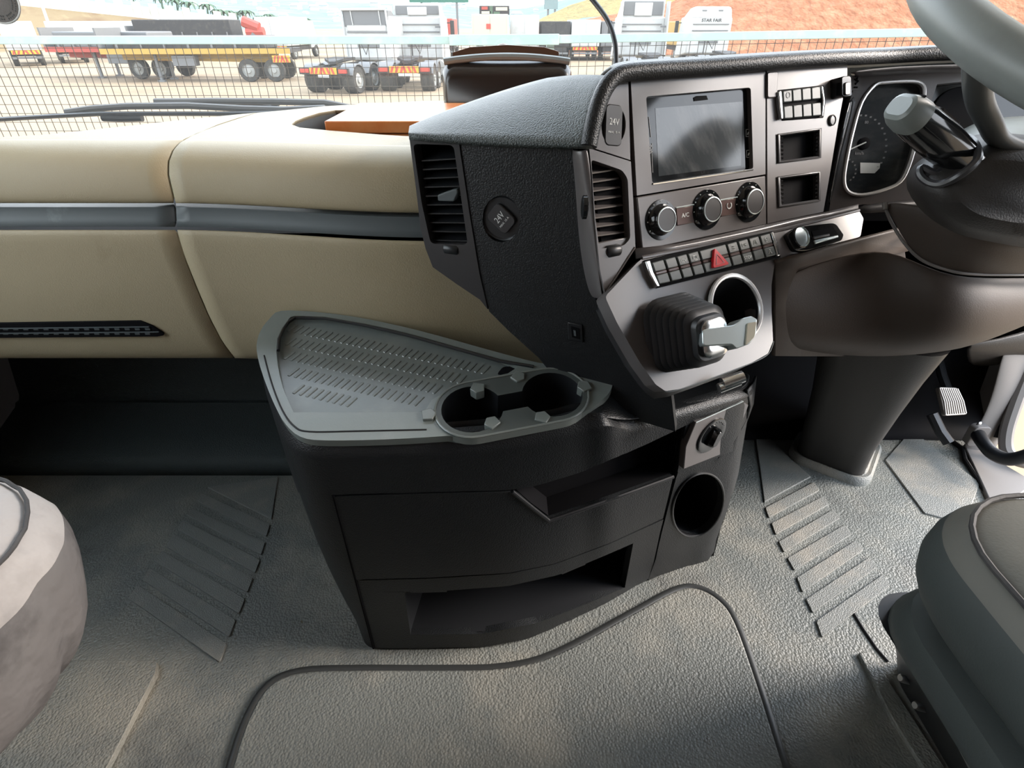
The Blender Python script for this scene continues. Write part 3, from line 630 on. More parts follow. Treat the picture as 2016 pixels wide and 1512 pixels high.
icon(*cxy(.858, .24), [[(-3, -3), (-1, 3)], [(3, -3), (1, 3)], [(0, -2), (0, 0)], [(0, 1.5), (0, 3)]])
icon(*cxy(.952, .24), [[(-3, 1), (-1, 3), (1, 3), (3, 1), (3, -1), (1, -3), (-1, -3), (-3, -1), (-3, 1)], [(-1, 0), (1, 0)]])
icon(*cxy(.952, .78), [[(-1, 3), (1, 3), (1, 0), (3, -3)], [(-1, 3), (-1, -1), (-3, -3)]])
# start button and key slot
st = plate('start_unit', rquad([(1549, 462), (1562, 450), (1585, 444), (1645, 438), (1662, 462), (1658, 473), (1590, 494), (1565, 494)], .3, 4), GP, 'gloss_black', dash, thick=.01, out=.007)
P = GP.hit(1574, 468, .007); r0 = 21*((P-CAM).dot(FW))/F; MB().lathe(GP.mat(P), [(r0*1.05, 0, 1), (r0*1.05, .004, 1), (r0*.93, .005, 1), (r0*.90, .0035, 0), (r0*.5, .0045, 0), (r0*.1, .0045, 0)], 32).build('start_button', ['satin', 'gloss_black'], st)
plate('key_slot', [(1598, 455), (1640, 446), (1652, 466), (1606, 479)], GP, 'void', st, thick=.002, out=.0078, bevel=0)
plate('key_bar', [(1601, 466), (1633, 459), (1635, 464), (1603, 471)], GP, 'pod_dark', st, thick=.003, out=.0095)
plate('key_bar', [(1603, 473), (1650, 462), (1652, 467), (1606, 480)], GP, 'satin', st, thick=.003, out=.009)
grid('under_shelf', [[(1524, 512, .775), (1600, 492, .80), (1690, 468, .835), (1800, 440, .90)], [(1521, 535, .79), (1580, 525, .90), (1700, 505, 1.0), (1800, 490, 1.05)], [(1519, 600, .83), (1570, 590, .95), (1700, 600, 1.05), (1800, 590, 1.1)], [(1519, 700, .88), (1570, 700, 1.0), (1700, 700, 1.1), (1800, 700, 1.15)]], 'knee', dash, sub=0, solid=.006)

# ---- instrument cluster
grid('cluster_brow', [[onY(1668, 140, .90), onY(1760, 128, .925), onY(1900, 124, .935), onY(2150, 118, .95)], [onY(1668, 143, .90), onY(1760, 136, .93), onY(1900, 134, .94), onY(2150, 128, .955)], [onY(1675, 150, .96), onY(1760, 143, .98), onY(1900, 143, .99), onY(2150, 140, 1.0)]], 'pod_grey', dash, sub=1, solid=.004)
ring = [(1722, 168), (1745, 162), (1798, 160), (1816, 167), (1820, 182), (1815, 215), (1803, 280), (1788, 330), (1772, 358), (1745, 372), (1705, 383), (1680, 382), (1666, 372), (1662, 350), (1668, 310), (1680, 255), (1697, 200)]
rs = [(p.x, p.y) for p in smooth_line([(a, b, 0) for a, b in ring], 3, True)]
rg = [(1845, 166), (1900, 160), (2000, 160), (2080, 180), (2080, 330), (1990, 330), (1830, 330), (1822, 270), (1830, 210)]
cl = plate('instrument_cluster', [(1690, 150), (1730, 146), (1900, 142), (2140, 140), (2140, 420), (1700, 402), (1632, 416), (1640, 370), (1660, 270), (1672, 200)], CP, 'pod_grey', dash, thick=.01, out=0, holes=[rs, rg])
plate('gauge_face', [(p[0]+(1740-p[0])*-.03, p[1]+(270-p[1])*-.03) for p in rs], CP, 'screen', cl, thick=.003, out=-.012, bevel=0)
plate('gauge_face', rg, CP, 'gloss_black', cl, thick=.003, out=-.012, bevel=0)
MB().tube([CP.hit(x, y, .001) for x, y in rs], .0026, 8, closed=True).build('gauge_ring', 'bright_ring', cl)
loft('gauge_wall', [CP.pts(rs, 0), CP.pts(rs, -.012)], 'gloss_black', cl, cap=False)
plate('gauge_dome', ell(1900, 235, 68, 66), CP, 'void', cl, thick=.003, out=-.0085)
m = MB()
for k in range(15):
    a = radians(118-k*12); P = CP.hit(1698+cos(a)*52*.9, 285-sin(a)*58, -.0118); m.box(P-V((.0016, .0004, .0012)), P+V((.0016, .0004, .0012)))
for k in range(7):
    a = radians(70-k*22); P = CP.hit(1665+cos(a)*20, 335-sin(a)*22, -.0118); m.box(P-V((.0012, .0004, .0012)), P+V((.0012, .0004, .0012)))
m.build('gauge_ticks', 'ink_dim', cl, smooth=0)['kind'] = 'stuff'
text('km/h', CP.mat(CP.hit(1692, 302, -.0115)), .007, 'ink_dim', cl, 'gauge_lettering'); text('80', CP.mat(CP.hit(1706, 241, -.0115)), .006, 'ink_dim', cl, 'gauge_lettering')
MB().tube([CP.hit(1674, 294, -.009), CP.hit(1705, 280, -.008)], .0011, 6).build('gauge_needle', 'ink', cl)
MB().lathe(CP.mat(CP.hit(1700, 283, -.0118)), [(.009, 0), (.009, .003), (.006, .004)], 20).build('needle_cap', 'void', cl)
plate('gauge_display', [(1694, 320), (1733, 321), (1732, 331), (1722, 341), (1694, 341)], CP, 'lcd', cl, thick=.001, out=-.0113, bevel=0)
grid('cluster_side', [[(1668, 188, .80), (1688, 180, .86)], [(1652, 260, .83), (1672, 255, .88)], [(1640, 330, .85), (1655, 325, .90)], [(1622, 418, .88), (1640, 412, .91)]], 'gloss_black', dash, sub=1, solid=.004)
grid('cluster_lip', [[(1690, 402, .86), (1740, 396, .87), (1800, 388, .88), (2000, 380, .9)], [(1690, 410, .855), (1740, 404, .86), (1800, 398, .87), (2000, 395, .89)], [(1692, 424, .86), (1740, 420, .87), (1800, 415, .88), (2000, 410, .9)]], 'pod_dark', dash, sub=1, solid=.006)
# small clip and card on the hood edge
cp = thing('clip', 'small black plastic clip stuck beside the instrument cluster', 'clip', DP.hit(1665, 192, .02))
plate('clip_body', rquad([(1657, 150), (1676, 148), (1678, 190), (1658, 191)], 6, 4), DP, 'gloss_black', cp, thick=.018, out=.018)
plate('clip_face', rquad([(1664, 162), (1675, 160), (1675, 187), (1664, 188)], 4, 3), DP, 'pod_dark', cp, thick=.004, out=.020)
tagp = thing('card', 'small grey card with dark print next to the clip', 'card', CP.hit(1685, 178, .01))
plate('card_sheet', [(1678, 144), (1697, 142), (1692, 178), (1676, 178)], CP, 'pod_grey', tagp, thick=.001, out=.012, bevel=0)
m = MB()
for L in ([(1683, 150), (1692, 149)], [(1682, 156), (1690, 160), (1684, 166)], [(1681, 172), (1688, 172)], [(1688, 152), (1686, 160)]): m.tube([CP.hit(x, y, .0125) for x, y in L], .0012, 5)
m.build('card_print', 'void', tagp)

# ================================================================ GEAR LEVER
gl_ = thing('gear_lever', 'silver gear lever with black ribbed rubber bellows on the sloping panel', 'gear lever', GP.hit(1322, 655))
A0 = GP.hit(1322, 655, .0); A1 = pd(1402, 664, (A0-CAM).dot(FW)-.065)
ax = (A1-A0); e1 = (GP.v-ax.normalized()*GP.v.dot(ax.normalized())).normalized(); e2 = ax.normalized().cross(e1)
loops = []
prof = []
for k in range(7):
    t = k/7; prof += [(t*.93, lerp(.0395, .026, t)), ((t+.045)*.93, lerp(.0425, .029, t)), ((t+.09)*.93, lerp(.0395, .026, t)), ((t+.115)*.93, lerp(.0345, .022, t))]
prof += [(.94, .0235), (1.0, .0225)]
for t, r in prof:
    c = A0+ax*t; loops.append([c+(e1*y+e2*x) for x, y in rrect(2*r*.98, 2*r*1.12, r*.55, 5)])
loft('bellows', loops, 'black_smooth', gl_, smooth=50)
c = A0+ax*.99; rr = lambda s, c_: [c_+(e1*y+e2*x) for x, y in rrect(.036*s, .044*s, .010*s, 5)]
loft('collar', [rr(.95, c), rr(1.0, c+ax.normalized()*.002), rr(1.0, c+ax.normalized()*.006), rr(.85, c+ax.normalized()*.008), rr(.6, c+ax.normalized()*.008)], 'chrome', gl_)
dH = (A1-CAM).dot(FW)-.003
HP = Plane(pd(1440, 660, dH), V((.12, -.75, .55)), V((1, .16, 0)))
plate('handle', rquad([(1383, 648), (1444, 640), (1454, 634), (1463, 626), (1480, 622), (1491, 628), (1489, 659), (1477, 677), (1450, 687), (1441, 678), (1418, 679), (1384, 682)], .25, 3), HP, 'satin', gl_, thick=.030, out=.008, bevel=.005)
plate('handle_insert', rquad([(1472, 636), (1490, 633), (1486, 663), (1468, 681)], .2, 3), HP, 'cream', gl_, thick=.003, out=.0095, bevel=.001)

# ================================================================ STEERING
wc = V((.652, .60, 1.006)); wn = V((0, -.4, .9165)); wu = V((1, 0, 0)); wv = wn.cross(wu).normalized()
swl = thing('steering_wheel', 'large dark grey steering wheel seen at the top right', 'steering wheel', wc)
def wp(a, r=.255, h=0): return wc+(wu*cos(a)+wv*sin(a))*r+wn*h
MB().tube([wp(2*pi*k/72) for k in range(72)], .0215, 18, closed=True).build('rim', 'wheel', swl, smooth=80)
def spoke(pts, R, name='spoke', mat='wheel', flat=1.0): return MB().tube(smooth_line(pts, 6), [poly_at([(r, 0, 0) for r in R], k/(6*(len(pts)-1)))[0] for k in range(6*(len(pts)-1)+1)], 14, flat=flat).build(name, mat, swl, smooth=80)
r0_ = wp(radians(190))
spoke([r0_, pd(1926, 185, .54), pd(1948, 240, .57), pd(1975, 280, .60), pd(2060, 310, .62)], [.013, .0115, .011, .011, .012], mat='spoke', flat=.8)
r1_ = wp(radians(-13)); spoke([r1_, r1_.lerp(wc, .35)-wn*.04, wc+V((.06, .03, -.06))], [.016, .017, .03])
hubP = Plane(wc-wn*.075, wn, wu)
MB().lathe(hubP.mat(wc-wn*.075), [(.06, 0), (.085, .012), (.09, .03), (.08, .045), (.05, .052), (.01, .053)], 36).build('hub', 'column', swl)
col = thing('steering_column', 'black steering column with shroud, stalk and pedestal on the floor', 'steering column', (.90, 1.14, 0))
# upper shroud
def ploop(L, d): return [pd(x, y, d) for x, y in L]
sh = smooth_line([(1786, 372, 0), (1792, 335, 0), (1822, 308, 0), (1880, 278, 0), (1950, 262, 0), (2050, 270, 0), (2180, 300, 0), (2220, 380, 0), (2180, 470, 0), (2060, 490, 0), (1960, 478, 0), (1880, 458, 0), (1820, 420, 0)], 3, True)
sh = [(p.x, p.y) for p in sh]; cs = (1990, 380)
sc_ = lambda f, c=cs: [(c[0]+(x-c[0])*f, c[1]+(y-c[1])*f) for x, y in sh]
loft('column_shroud', [ploop(sc_(.55), .585), ploop(sc_(.80), .60), ploop(sc_(.95), .63), ploop(sc_(1.0), .67), ploop(sc_(1.0), .76), ploop(sc_(.9), .80)], 'column', col, smooth=60)
grid('column_top', [[(1850, 305, .66), (1900, 282, .66), (1960, 272, .66), (2080, 280, .66)], [(1850, 290, .71), (1900, 262, .71), (1960, 245, .71), (2080, 245, .71)], [(1848, 283, .78), (1900, 246, .78), (1960, 226, .79), (2080, 225, .80)], [(1840, 300, .84), (1900, 250, .85), (1960, 230, .86), (2080, 228, .88)]], 'wheel', col, sub=2, solid=.005)
low1 = [[(1735, 395, .80), (1830, 400, .76), (1920, 455, .72), (2060, 470, .74), (2200, 470, .86)], [(1748, 412, .80), (1822, 440, .77), (1915, 490, .73), (2060, 500, .75), (2200, 500, .87)], [(1778, 472, .80), (1840, 480, .78), (1915, 520, .755), (2060, 525, .78), (2200, 525, .9)], [(1822, 522, .81), (1860, 530, .80), (1930, 538, .79), (2060, 538, .82), (2200, 538, .94)]]
grid('column_boot', low1, 'knee', col, sub=2, solid=.006)
MB().tube(smooth_line([pd(1743, 406, .795), pd(1752, 432, .80), pd(1778, 475, .80), pd(1812, 510, .80), pd(1860, 530, .795), pd(1920, 540, .79), pd(2060, 541, .815), pd(2200, 541, .93)], 6), .0022, 8).build('boot_highlight', 'trim_grey', col)  # pale tube painted in as the highlight along the boot's edge seam
MB().tube([pd(1742, 399, .79), pd(1743, 412, .79)], .0035, 8).build('highlight_end', 'trim_grey', col)  # upper end of the painted seam highlight
P = pd(2004, 452, .715); MB().lathe(Plane(P, V((.1, -.9, .2)), V((1, 0, 0))).mat(P), [(.014, -.004), (.014, .002), (.012, .003), (.010, .001), (.010, -.004)], 24).build('key_barrel', 'gloss_black', col)
# stalk
S0, S1, S2 = pd(1890, 312, .60), pd(1826, 255, .575), pd(1770, 208, .555)
sd = (S2-S0).normalized(); se = (V((0, 0, 1))-sd*sd.z).normalized(); sg = sd.cross(se)
def sl_loop(c, w, h): return [c+sg*x+se*y for x, y in rrect(w, h, min(w, h)*.42, 5)]
loft('stalk', [sl_loop(S0.lerp(S2, t), a, b) for t, a, b in ((-.12, .034, .030), (.05, .038, .034), (.35, .042, .037), (.70, .040, .035), (.78, .039, .034))], 'gloss_black', col, smooth=50)
tipo = loft('stalk_tip', [sl_loop(S0.lerp(S2, t), a, b) for t, a, b in ((.785, .040, .035), (.90, .039, .033), (.98, .032, .026), (1.0, .026, .018))], 'wheel', col, smooth=22)
MB().tube([S0.lerp(S2, .92)+se*.0152-sg*.012, S0.lerp(S2, .92)+se*.0152+sg*.012], .0012, 6).build('tip_line', 'void', tipo)
c = S0.lerp(S2, .42)+se*.019+sg*.006; loft('stalk_switch', [[p for p in (c+sd*x+sg*y+se*z for x, y in rrect(.034, .012, .004, 3))] for z in (-.006, .002, .004)], 'pod_dark', col)
MB().tube([S0.lerp(S2, .08)+se*.017+sg*.004, S0.lerp(S2, .78)+se*.0165+sg*.004], .0018, 6).build('stalk_edge', 'satin', col)
collar = smooth_line([pd(1848, 340, .60), pd(1815, 330, .605), pd(1812, 345, .605), pd(1830, 360, .60), pd(1855, 362, .59), pd(1890, 345, .575), pd(1922, 318, .57), pd(1924, 295, .58), pd(1912, 275, .60), pd(1890, 270, .61), pd(1868, 285, .615)], 4, True)
MB().tube(collar, .0042, 8, closed=True).build('stalk_collar', 'pod_dark', col)
# knee panel below the wheel
knee = grid('knee_panel', [[(1530, 540, .86), (1640, 505, .88), (1750, 480, .86), (1850, 545, .80), (1960, 548, .81), (2120, 545, .96)],
                           [(1526, 600, .87), (1640, 590, .88), (1760, 575, .86), (1860, 590, .79), (1970, 590, .80), (2120, 580, .95)],
                           [(1524, 650, .90), (1640, 660, .91), (1760, 650, .88), (1850, 655, .82), (1960, 645, .83), (2090, 610, .97)],
                           [(1522, 676, .95), (1640, 698, .96), (1740, 702, .94), (1840, 692, .88), (1935, 672, .89), (2050, 620, 1.0)],
                           [(1520, 680, 1.15), (1640, 690, 1.15), (1740, 695, 1.1), (1840, 690, 1.05), (1935, 670, 1.05), (2030, 620, 1.1)]], 'knee', dash, sub=2, solid=.006)
# pedestal
CA, SA = cos(radians(-38)), sin(radians(-38))
def rl(cx, cy, z, w, d, r): return [V((cx+x*CA-y*SA, cy+x*SA+y*CA, z)) for x, y in rrect(w, d, r, 5)]
ped = [rl(.895, 1.185, .0, .18, .20, .04), rl(.89, 1.18, .03, .165, .19, .035), rl(.865, 1.15, .12, .165, .20, .035), rl(.80, 1.06, .30, .175, .21, .04), rl(.755, 1.00, .42, .19, .22, .05), rl(.72, .96, .52, .22, .24, .06)]
loft('pedestal', ped, 'column', col, smooth=50)
bs = []
for z, f in ((0, 1.14), (.014, 1.13), (.022, 1.06), (.020, .98), (.03, .93)): bs.append([V((.89+(p.x-.89)*f, 1.185+(p.y-1.185)*f, z)) for p in ped[0]])
loft('pedestal_boot', bs, 'rubber_fine', col, smooth=50)

# ================================================================ PEDAL, HANDLE
pe = thing('accelerator_pedal', 'ribbed metal accelerator pedal lit by the open door', 'pedal', pd(1880, 800, 1.52))
PP = Plane(pd(1878, 792, 1.50), V((.12, -.75, .62)), V((1, .2, 0)))
pq = (V((1848, 762)), V((1886, 763)), V((1905, 816)), V((1861, 819)))
plate('pedal_plate', rquad([tuple(p) for p in pq], .12, 3), PP, 'pedal', pe, thick=.012, bevel=.003)
for k in range(10):
    u = (k+.5)/10
    a = bi(u, .04, pq); b = bi(u, .5, pq); b = (b[0]+3, b[1]); c = bi(u, .95, pq)
    MB().tube([PP.hit(*a, .001), PP.hit(*b, .002), PP.hit(*c, .001)], .0022, 6).build('pedal_rib', 'pedal', pe)
MB().tube([pd(1868, 775, 1.53), pd(1855, 740, 1.55), pd(1845, 700, 1.57)], .012, 8).build('pedal_arm', 'black_smooth', pe)
MB().tube([pd(1835, 815, 1.50), pd(1852, 850, 1.49), pd(1868, 872, 1.48)], .014, 8).build('heel_stop', 'black_smooth', pe)
gh = thing('grab_handle', 'black tubular grab handle at the foot of the open doorway', 'handle', onX(1925, 870, 1.27))
MB().tube(smooth_line([pd(1926, 856, 1.50), pd(1936, 872, 1.47), pd(1955, 893, 1.44), pd(1985, 904, 1.41), pd(2020, 898, 1.38), pd(2060, 880, 1.36)], 6), [.017]*31, 12).build('handle_tube', 'black_smooth', gh, smooth=70)
P = pd(1923, 856, 1.515); loft('handle_bracket', [[P+V((x, s, y)) for x, y in rrect(.045, .065, .012, 4)] for s in (.012, -.010)], 'trim_grey', gh, bevel=.002)
MB().lathe(Plane(P, V((-.4, -.8, .2)), V((1, 0, 0))).mat(pd(1929, 834, 1.50)), [(.007, 0), (.007, .003), (.004, .005)], 12).build('screw', 'steel', gh)

# ================================================================ STORAGE CONSOLE WITH TRAY
con = thing('storage_console', 'black floor console with cup holders, drawer and anti slip tray', 'console', (0, .8, 0))
top_px = [(553, 613), (530, 627), (512, 650), (503, 680), (508, 715), (522, 760), (540, 805), (560, 840), (590, 864), (640, 872), (760, 869), (880, 863), (990, 853), (1090, 838), (1150, 824)]
T3 = [TP.hit(x, y, -.006) for x, y in top_px]+[onY(1195, 822, .603), onY(1235, 833, .625), onY(1300, 820, .655), onY(1400, 790, .70), onY(1470, 768, .745), onY(1484, 750, .80)]
B3 = [(-.335, 1.02), (-.33, .93), (-.325, .84), (-.318, .77), (-.310, .71), (-.302, .672), (-.294, .643), (-.283, .620), (-.262, .609), (-.225, .606), (-.14, .607), (-.05, .611), (.02, .624), (.09, .655), (.135, .677), (.175, .697), (.215, .720), (.285, .760), (.37, .795), (.452, .828), (.47, .92)]
B3 = [V((x, y, 0)) for x, y in B3]
Tn = smooth_line(T3, 4); Bn = smooth_line(B3, 4); NS = len(Tn); NV = 30
def surf(i, v):                                     # v = 0 at the tray edge, 1 at the floor
    a, b = Tn[i], Bn[i]; p = a.lerp(b, v)
    rnd = .012*(1-min(1, v/.03))**2                  # rounded shoulder
    out = (b-a).cross(Tn[min(i+1, NS-1)]-Tn[max(i-1, 0)]); out.z = 0; out.normalize()
    if out.y > 0 and i > NS*.35: out = -out
    if i <= NS*.35 and out.x > 0: out = -out
    return p-out*rnd+out*(.012*sin(pi*min(1, v*1.15)))
gridv = [[surf(i, k/NV) for k in range(NV+1)] for i in range(NS)]
vv = [p for r in gridv for p in r]
ff = [(i*(NV+1)+k, i*(NV+1)+k+1, (i+1)*(NV+1)+k+1, (i+1)*(NV+1)+k) for i in range(NS-1) for k in range(NV)]
bvh = BVHTree.FromPolygons(vv, ff)
def chit(px, py):
    r = ray(px, py).normalized(); h = bvh.ray_cast(CAM, r)
    k = 0
    while h[0] is None and k < 60:                    # just past the outline: step back onto the body
        k += 1; f = k*.006; r = ray(lerp(px, 1000, f), lerp(py, 1000, f)).normalized(); h = bvh.ray_cast(CAM, r)
    n = h[1]; return h[0], (n if n.dot(r) < 0 else -n)
def slab(name, F_, B_, nu, nv, mat, parent=con, **k):   # front and back vertex grids -> closed slab
    n = (nu+1)*(nv+1); fs = []
    for i in range(nu):
        for j in range(nv):
            a = i*(nv+1)+j; q = (a, a+1, a+nv+2, a+nv+1); fs += [q, tuple(x+n for x in q[::-1])]
    edge = [i*(nv+1) for i in range(nu+1)]+[nu*(nv+1)+j for j in range(1, nv+1)]+[i*(nv+1)+nv for i in range(nu-1, -1, -1)]+[j for j in range(nv-1, 0, -1)]
    for a, b in zip(edge, edge[1:]+edge[:1]): fs.append((a, b, b+n, a+n))
    return mesh(name, F_+B_, fs, mat, parent, **k)
def skin(name, top, bot, nu=30, nv=8, off=0.0, thick=.014, mat='black_grain', parent=con):
    f, b = [], []
    for i in range(nu+1):
        u = i/nu; x0 = lerp(top[0][0], top[-1][0], u); x1 = lerp(bot[0][0], bot[-1][0], u); y0, y1 = yx(top, x0), yx(bot, x1)
        for j in range(nv+1):
            v = j/nv; p, n = chit(lerp(x0, x1, v), lerp(y0, y1, v)); n.z *= .3; n.normalize(); f.append(p+n*off); b.append(p+n*(off-thick))
    return slab(name, f, b, nu, nv, mat, parent, smooth=35)
# inner body, set back, left open behind the pockets
binL = [(795, 1166), (900, 1163), (1000, 1155), (1100, 1133), (1180, 1100), (1248, 1070), (1238, 1110), (1228, 1157), (1150, 1190), (1060, 1226), (950, 1247), (807, 1250)]
hanL = [(1012, 966), (1060, 955), (1150, 927), (1260, 880), (1342, 842), (1336, 890), (1327, 934), (1200, 980), (1080, 1021), (1045, 995)]
botE = ell(1373, 993, 47, 65, radians(24), 40)
keep = []
for f in ff:
    c = sum((vv[i]+V(((.05-vv[i].x)*.06, .030, -.004)) for i in f), V())/4; px, py = proj(c); g = 1.3
    bad = any(inside(sum(p[0] for p in L)/len(L)+(px-sum(p[0] for p in L)/len(L))/g, sum(p[1] for p in L)/len(L)+(py-sum(p[1] for p in L)/len(L))/g, L) for L in (binL, hanL, botE))
    if not bad and px < 1312: keep.append(f)
ctr = V((.05, .95, 0))
body = mesh('inner_body', [p+V(((ctr.x-p.x)*.06, .030, -.004)) for p in vv], keep, 'black_smooth', con, smooth=50)
# skins
ledge = [(656, 974), (735, 1276)]
def s_at(v):                                            # column where the drawer's left edge runs
    for i in range(24, NS):
        px, py = proj(surf(i, v))
        if px > lerp(ledge[0][0], ledge[1][0], (py-974)/302) and i > 24: return i
    return 40
bandl = [(440, 955), (560, 966), (655, 972), (800, 968), (1010, 962), (1060, 953), (1150, 925), (1260, 878), (1345, 838), (1380, 822), (1480, 775), (1560, 740)]
# upper band wraps round the whole console
f, b = [], []
for i in range(NS):
    v1 = .02
    for k in range(1, 300):
        v1 = k/300*.6; px, py = proj(surf(i, v1))
        lim = yx(bandl, px) if i > 20 else 966-(20-i)*2
        if py > lim: break
    for j in range(7):
        p = surf(i, v1*j/6); p = p+(V((0, -.002, 0)) if i > 24 else V((-.002, 0, 0))); f.append(p); b.append(p+V((0, .012, 0)) if i > 24 else p+V((.012, 0, 0)))
slab('upper_band', f, b, NS-1, 6, 'black_grain', smooth=40)
f, b = [], []
for j in range(25):
    v = lerp(.10, 1, j/24); e = s_at(v)
    for i in range(31):
        x = e*i/30; i0 = int(x); p = surf(i0, v).lerp(surf(min(i0+1, NS-1), v), x-i0); f.append(p); b.append(p+V((.012, .004, 0)))
slab('side_panel', f, b, 24, 30, 'black_grain', smooth=40)
skin('drawer', [(659, 976), (800, 971), (1005, 966), (1018, 972), (1048, 998), (1080, 1023), (1100, 1018), (1200, 982), (1324, 937)], [(699, 1139), (850, 1135), (1000, 1126), (1090, 1108), (1200, 1067), (1304, 1019)], 60, 8, .002)
MB().tube([chit(lerp(657, 736, t), lerp(974, 1275, t))[0]+chit(lerp(657, 736, t), lerp(974, 1275, t))[1]*.0012 for t in [k/12 for k in range(13)]], .0022, 6).build('drawer_gap', 'void', con)
MB().tube([chit(x, y)[0]+chit(x, y)[1]*.002 for x, y in [(1008, 966), (1030, 984), (1055, 1004), (1080, 1023), (1120, 1010), (1180, 989), (1250, 964), (1324, 937)]], .003, 8).build('drawer_lip', 'black_smooth', con)
skin('bin_frame', [(702, 1143), (850, 1139), (1000, 1130), (1090, 1112), (1200, 1071), (1306, 1023)], [(706, 1166), (850, 1165), (1000, 1154), (1100, 1132), (1200, 1090), (1300, 1046)], 40, 3, .0)
skin('bin_frame', [(706, 1166), (750, 1166), (796, 1166)], [(736, 1276), (770, 1277), (812, 1276)], 8, 8)
skin('bin_frame', [(1247, 1068), (1270, 1059), (1300, 1046)], [(1226, 1180), (1250, 1166), (1278, 1148)], 6, 8)
skin('bin_frame', [(806, 1250), (950, 1248), (1060, 1226), (1150, 1191), (1230, 1157)], [(810, 1277), (950, 1274), (1060, 1254), (1150, 1217), (1228, 1180)], 30, 3)
def ring_skin(name, outer, inner, mat='black_grain', nr_=5, off=0.0, thick=.014):
    n = len(inner); f, b = [], []
    for i in range(n+1):
        o = outer[i % n]; q = inner[i % n]
        for j in range(nr_+1):
            t = j/nr_; p, nn = chit(lerp(o[0], q[0], t), lerp(o[1], q[1], t)); nn.z *= .3; nn.normalize(); f.append(p+nn*off); b.append(p+nn*(off-thick))
    return slab(name, f, b, n, nr_, mat, con, smooth=35)
op = [(1334, 930), (1380, 912), (1428, 892), (1455, 850), (1476, 812), (1462, 900), (1440, 985), (1418, 1065), (1401, 1102), (1340, 1128), (1281, 1147), (1300, 1060), (1318, 990)]
oc = (1373, 993); outer = []
for e in botE:
    a = math.atan2(e[1]-oc[1], e[0]-oc[0]); best = None
    for k in range(len(op)):
        p, q = V(op[k]), V(op[(k+1) % len(op)]); d = V((cos(a), sin(a))); s = q-p; den = d.x*s.y-d.y*s.x
        if abs(den) < 1e-9: continue
        w_ = p-V(oc); t = (w_.x*s.y-w_.y*s.x)/den; u = (w_.x*d.y-w_.y*d.x)/den
        if t > 0 and -1e-6 <= u <= 1+1e-6 and (best is None or t < best): best = t
    outer.append((oc[0]+cos(a)*best, oc[1]+sin(a)*best))
ring_skin('bottle_panel', outer, botE)
skin('switch_field', [(1350, 838), (1400, 815), (1480, 778)], [(1334, 930), (1385, 912), (1462, 880)], 12, 8)
bp3 = [chit(*p)[0] for p in botE]
pocket('bottle_well', [p+V((0, .004, 0)) for p in bp3], V((-.06, .13, -.01)), 'void', con)
MB().tube([p+V((.001, -.001, 0)) for p in bp3], .0022, 6, closed=True).build('bottle_rim', 'black_smooth', con)
pocket('bin_well', [chit(*p)[0]+V((0, .004, 0)) for p in binL], V((.02, .16, .0)), 'black_smooth', con)
pocket('drawer_grip', [chit(*p)[0]+V((0, .006, 0)) for p in hanL], V((.0, .05, -.01)), 'void', con)
# rotary switch plate
def sub_plate(name, L, off, th, mat, parent):
    H_ = [chit(*p) for p in L]; n = sum((h[1] for h in H_), V()).normalized(); c = sum((h[0] for h in H_), V())/len(H_)
    P_ = Plane(c, n); return plate(name, L, P_, mat, parent, thick=th, out=off), P_
rp, RP = sub_plate('rotary_plate', [(1370, 832), (1463, 790), (1474, 797), (1462, 830), (1424, 893), (1346, 924), (1350, 880)], .004, .012, 'pod_grey', con)
P = RP.hit(1400, 857, .004); rr0 = 38*((P-CAM).dot(FW))/F
MB().lathe(RP.mat(P), [(rr0*1.05, 0), (rr0*1.05, .002), (rr0*.95, .003), (rr0*.72, .001), (rr0*.2, .001)], 32).build('rotary_dial', 'gloss_black', rp)
M = RP.mat(P, radians(-18)); loft('rotary_knob', [[M @ V((x, y, z)) for x, y in rrect(.014*s, .034*s, .006*s, 4)] for z, s in ((0, 1.1), (.010, 1.0), (.014, .8))], 'gloss_black', rp)
m = MB()
for k in range(6):
    a = radians(50+k*17); q = M @ V((rr0*.85*cos(a), rr0*.85*sin(a), .003)); m.box(q-V((.0008,)*3), q+V((.0008,)*3))
m.build('rotary_marks', 'ink_dim', rp, smooth=0)['kind'] = 'stuff'
MB().tube(RP.pts([(1370, 832), (1463, 790)], .0045), .001, 6).build('plate_edge', 'satin', rp)
# shoulder between tray end and the right block
grid('console_shoulder', [[TP.hit(1150, 725, -.006), TP.hit(1200, 748, -.008), onY(1250, 770, .70), onY(1330, 765, .75), onY(1482, 722, .86)],
                          [TP.hit(1165, 775, -.006), TP.hit(1196, 790, -.012), onY(1245, 805, .665), onY(1330, 780, .715), onY(1484, 740, .80)],
                          [TP.hit(1148, 822, -.006), onY(1195, 820, .606), onY(1237, 831, .627), onY(1330, 808, .668), onY(1472, 766, .746)]], 'black_grain', con, sub=2, solid=.005)
struct_r = grid('right_flank', [[onY(1472, 768, .745), onY(1486, 752, .80), onY(1490, 740, .90)], [onY(1478, 800, .765), onY(1484, 795, .82), onY(1484, 795, .92)], [V((.452, .828, .0)), V((.47, .92, 0)), V((.48, 1.0, 0))]], 'black_grain', con, sub=0, solid=.004)
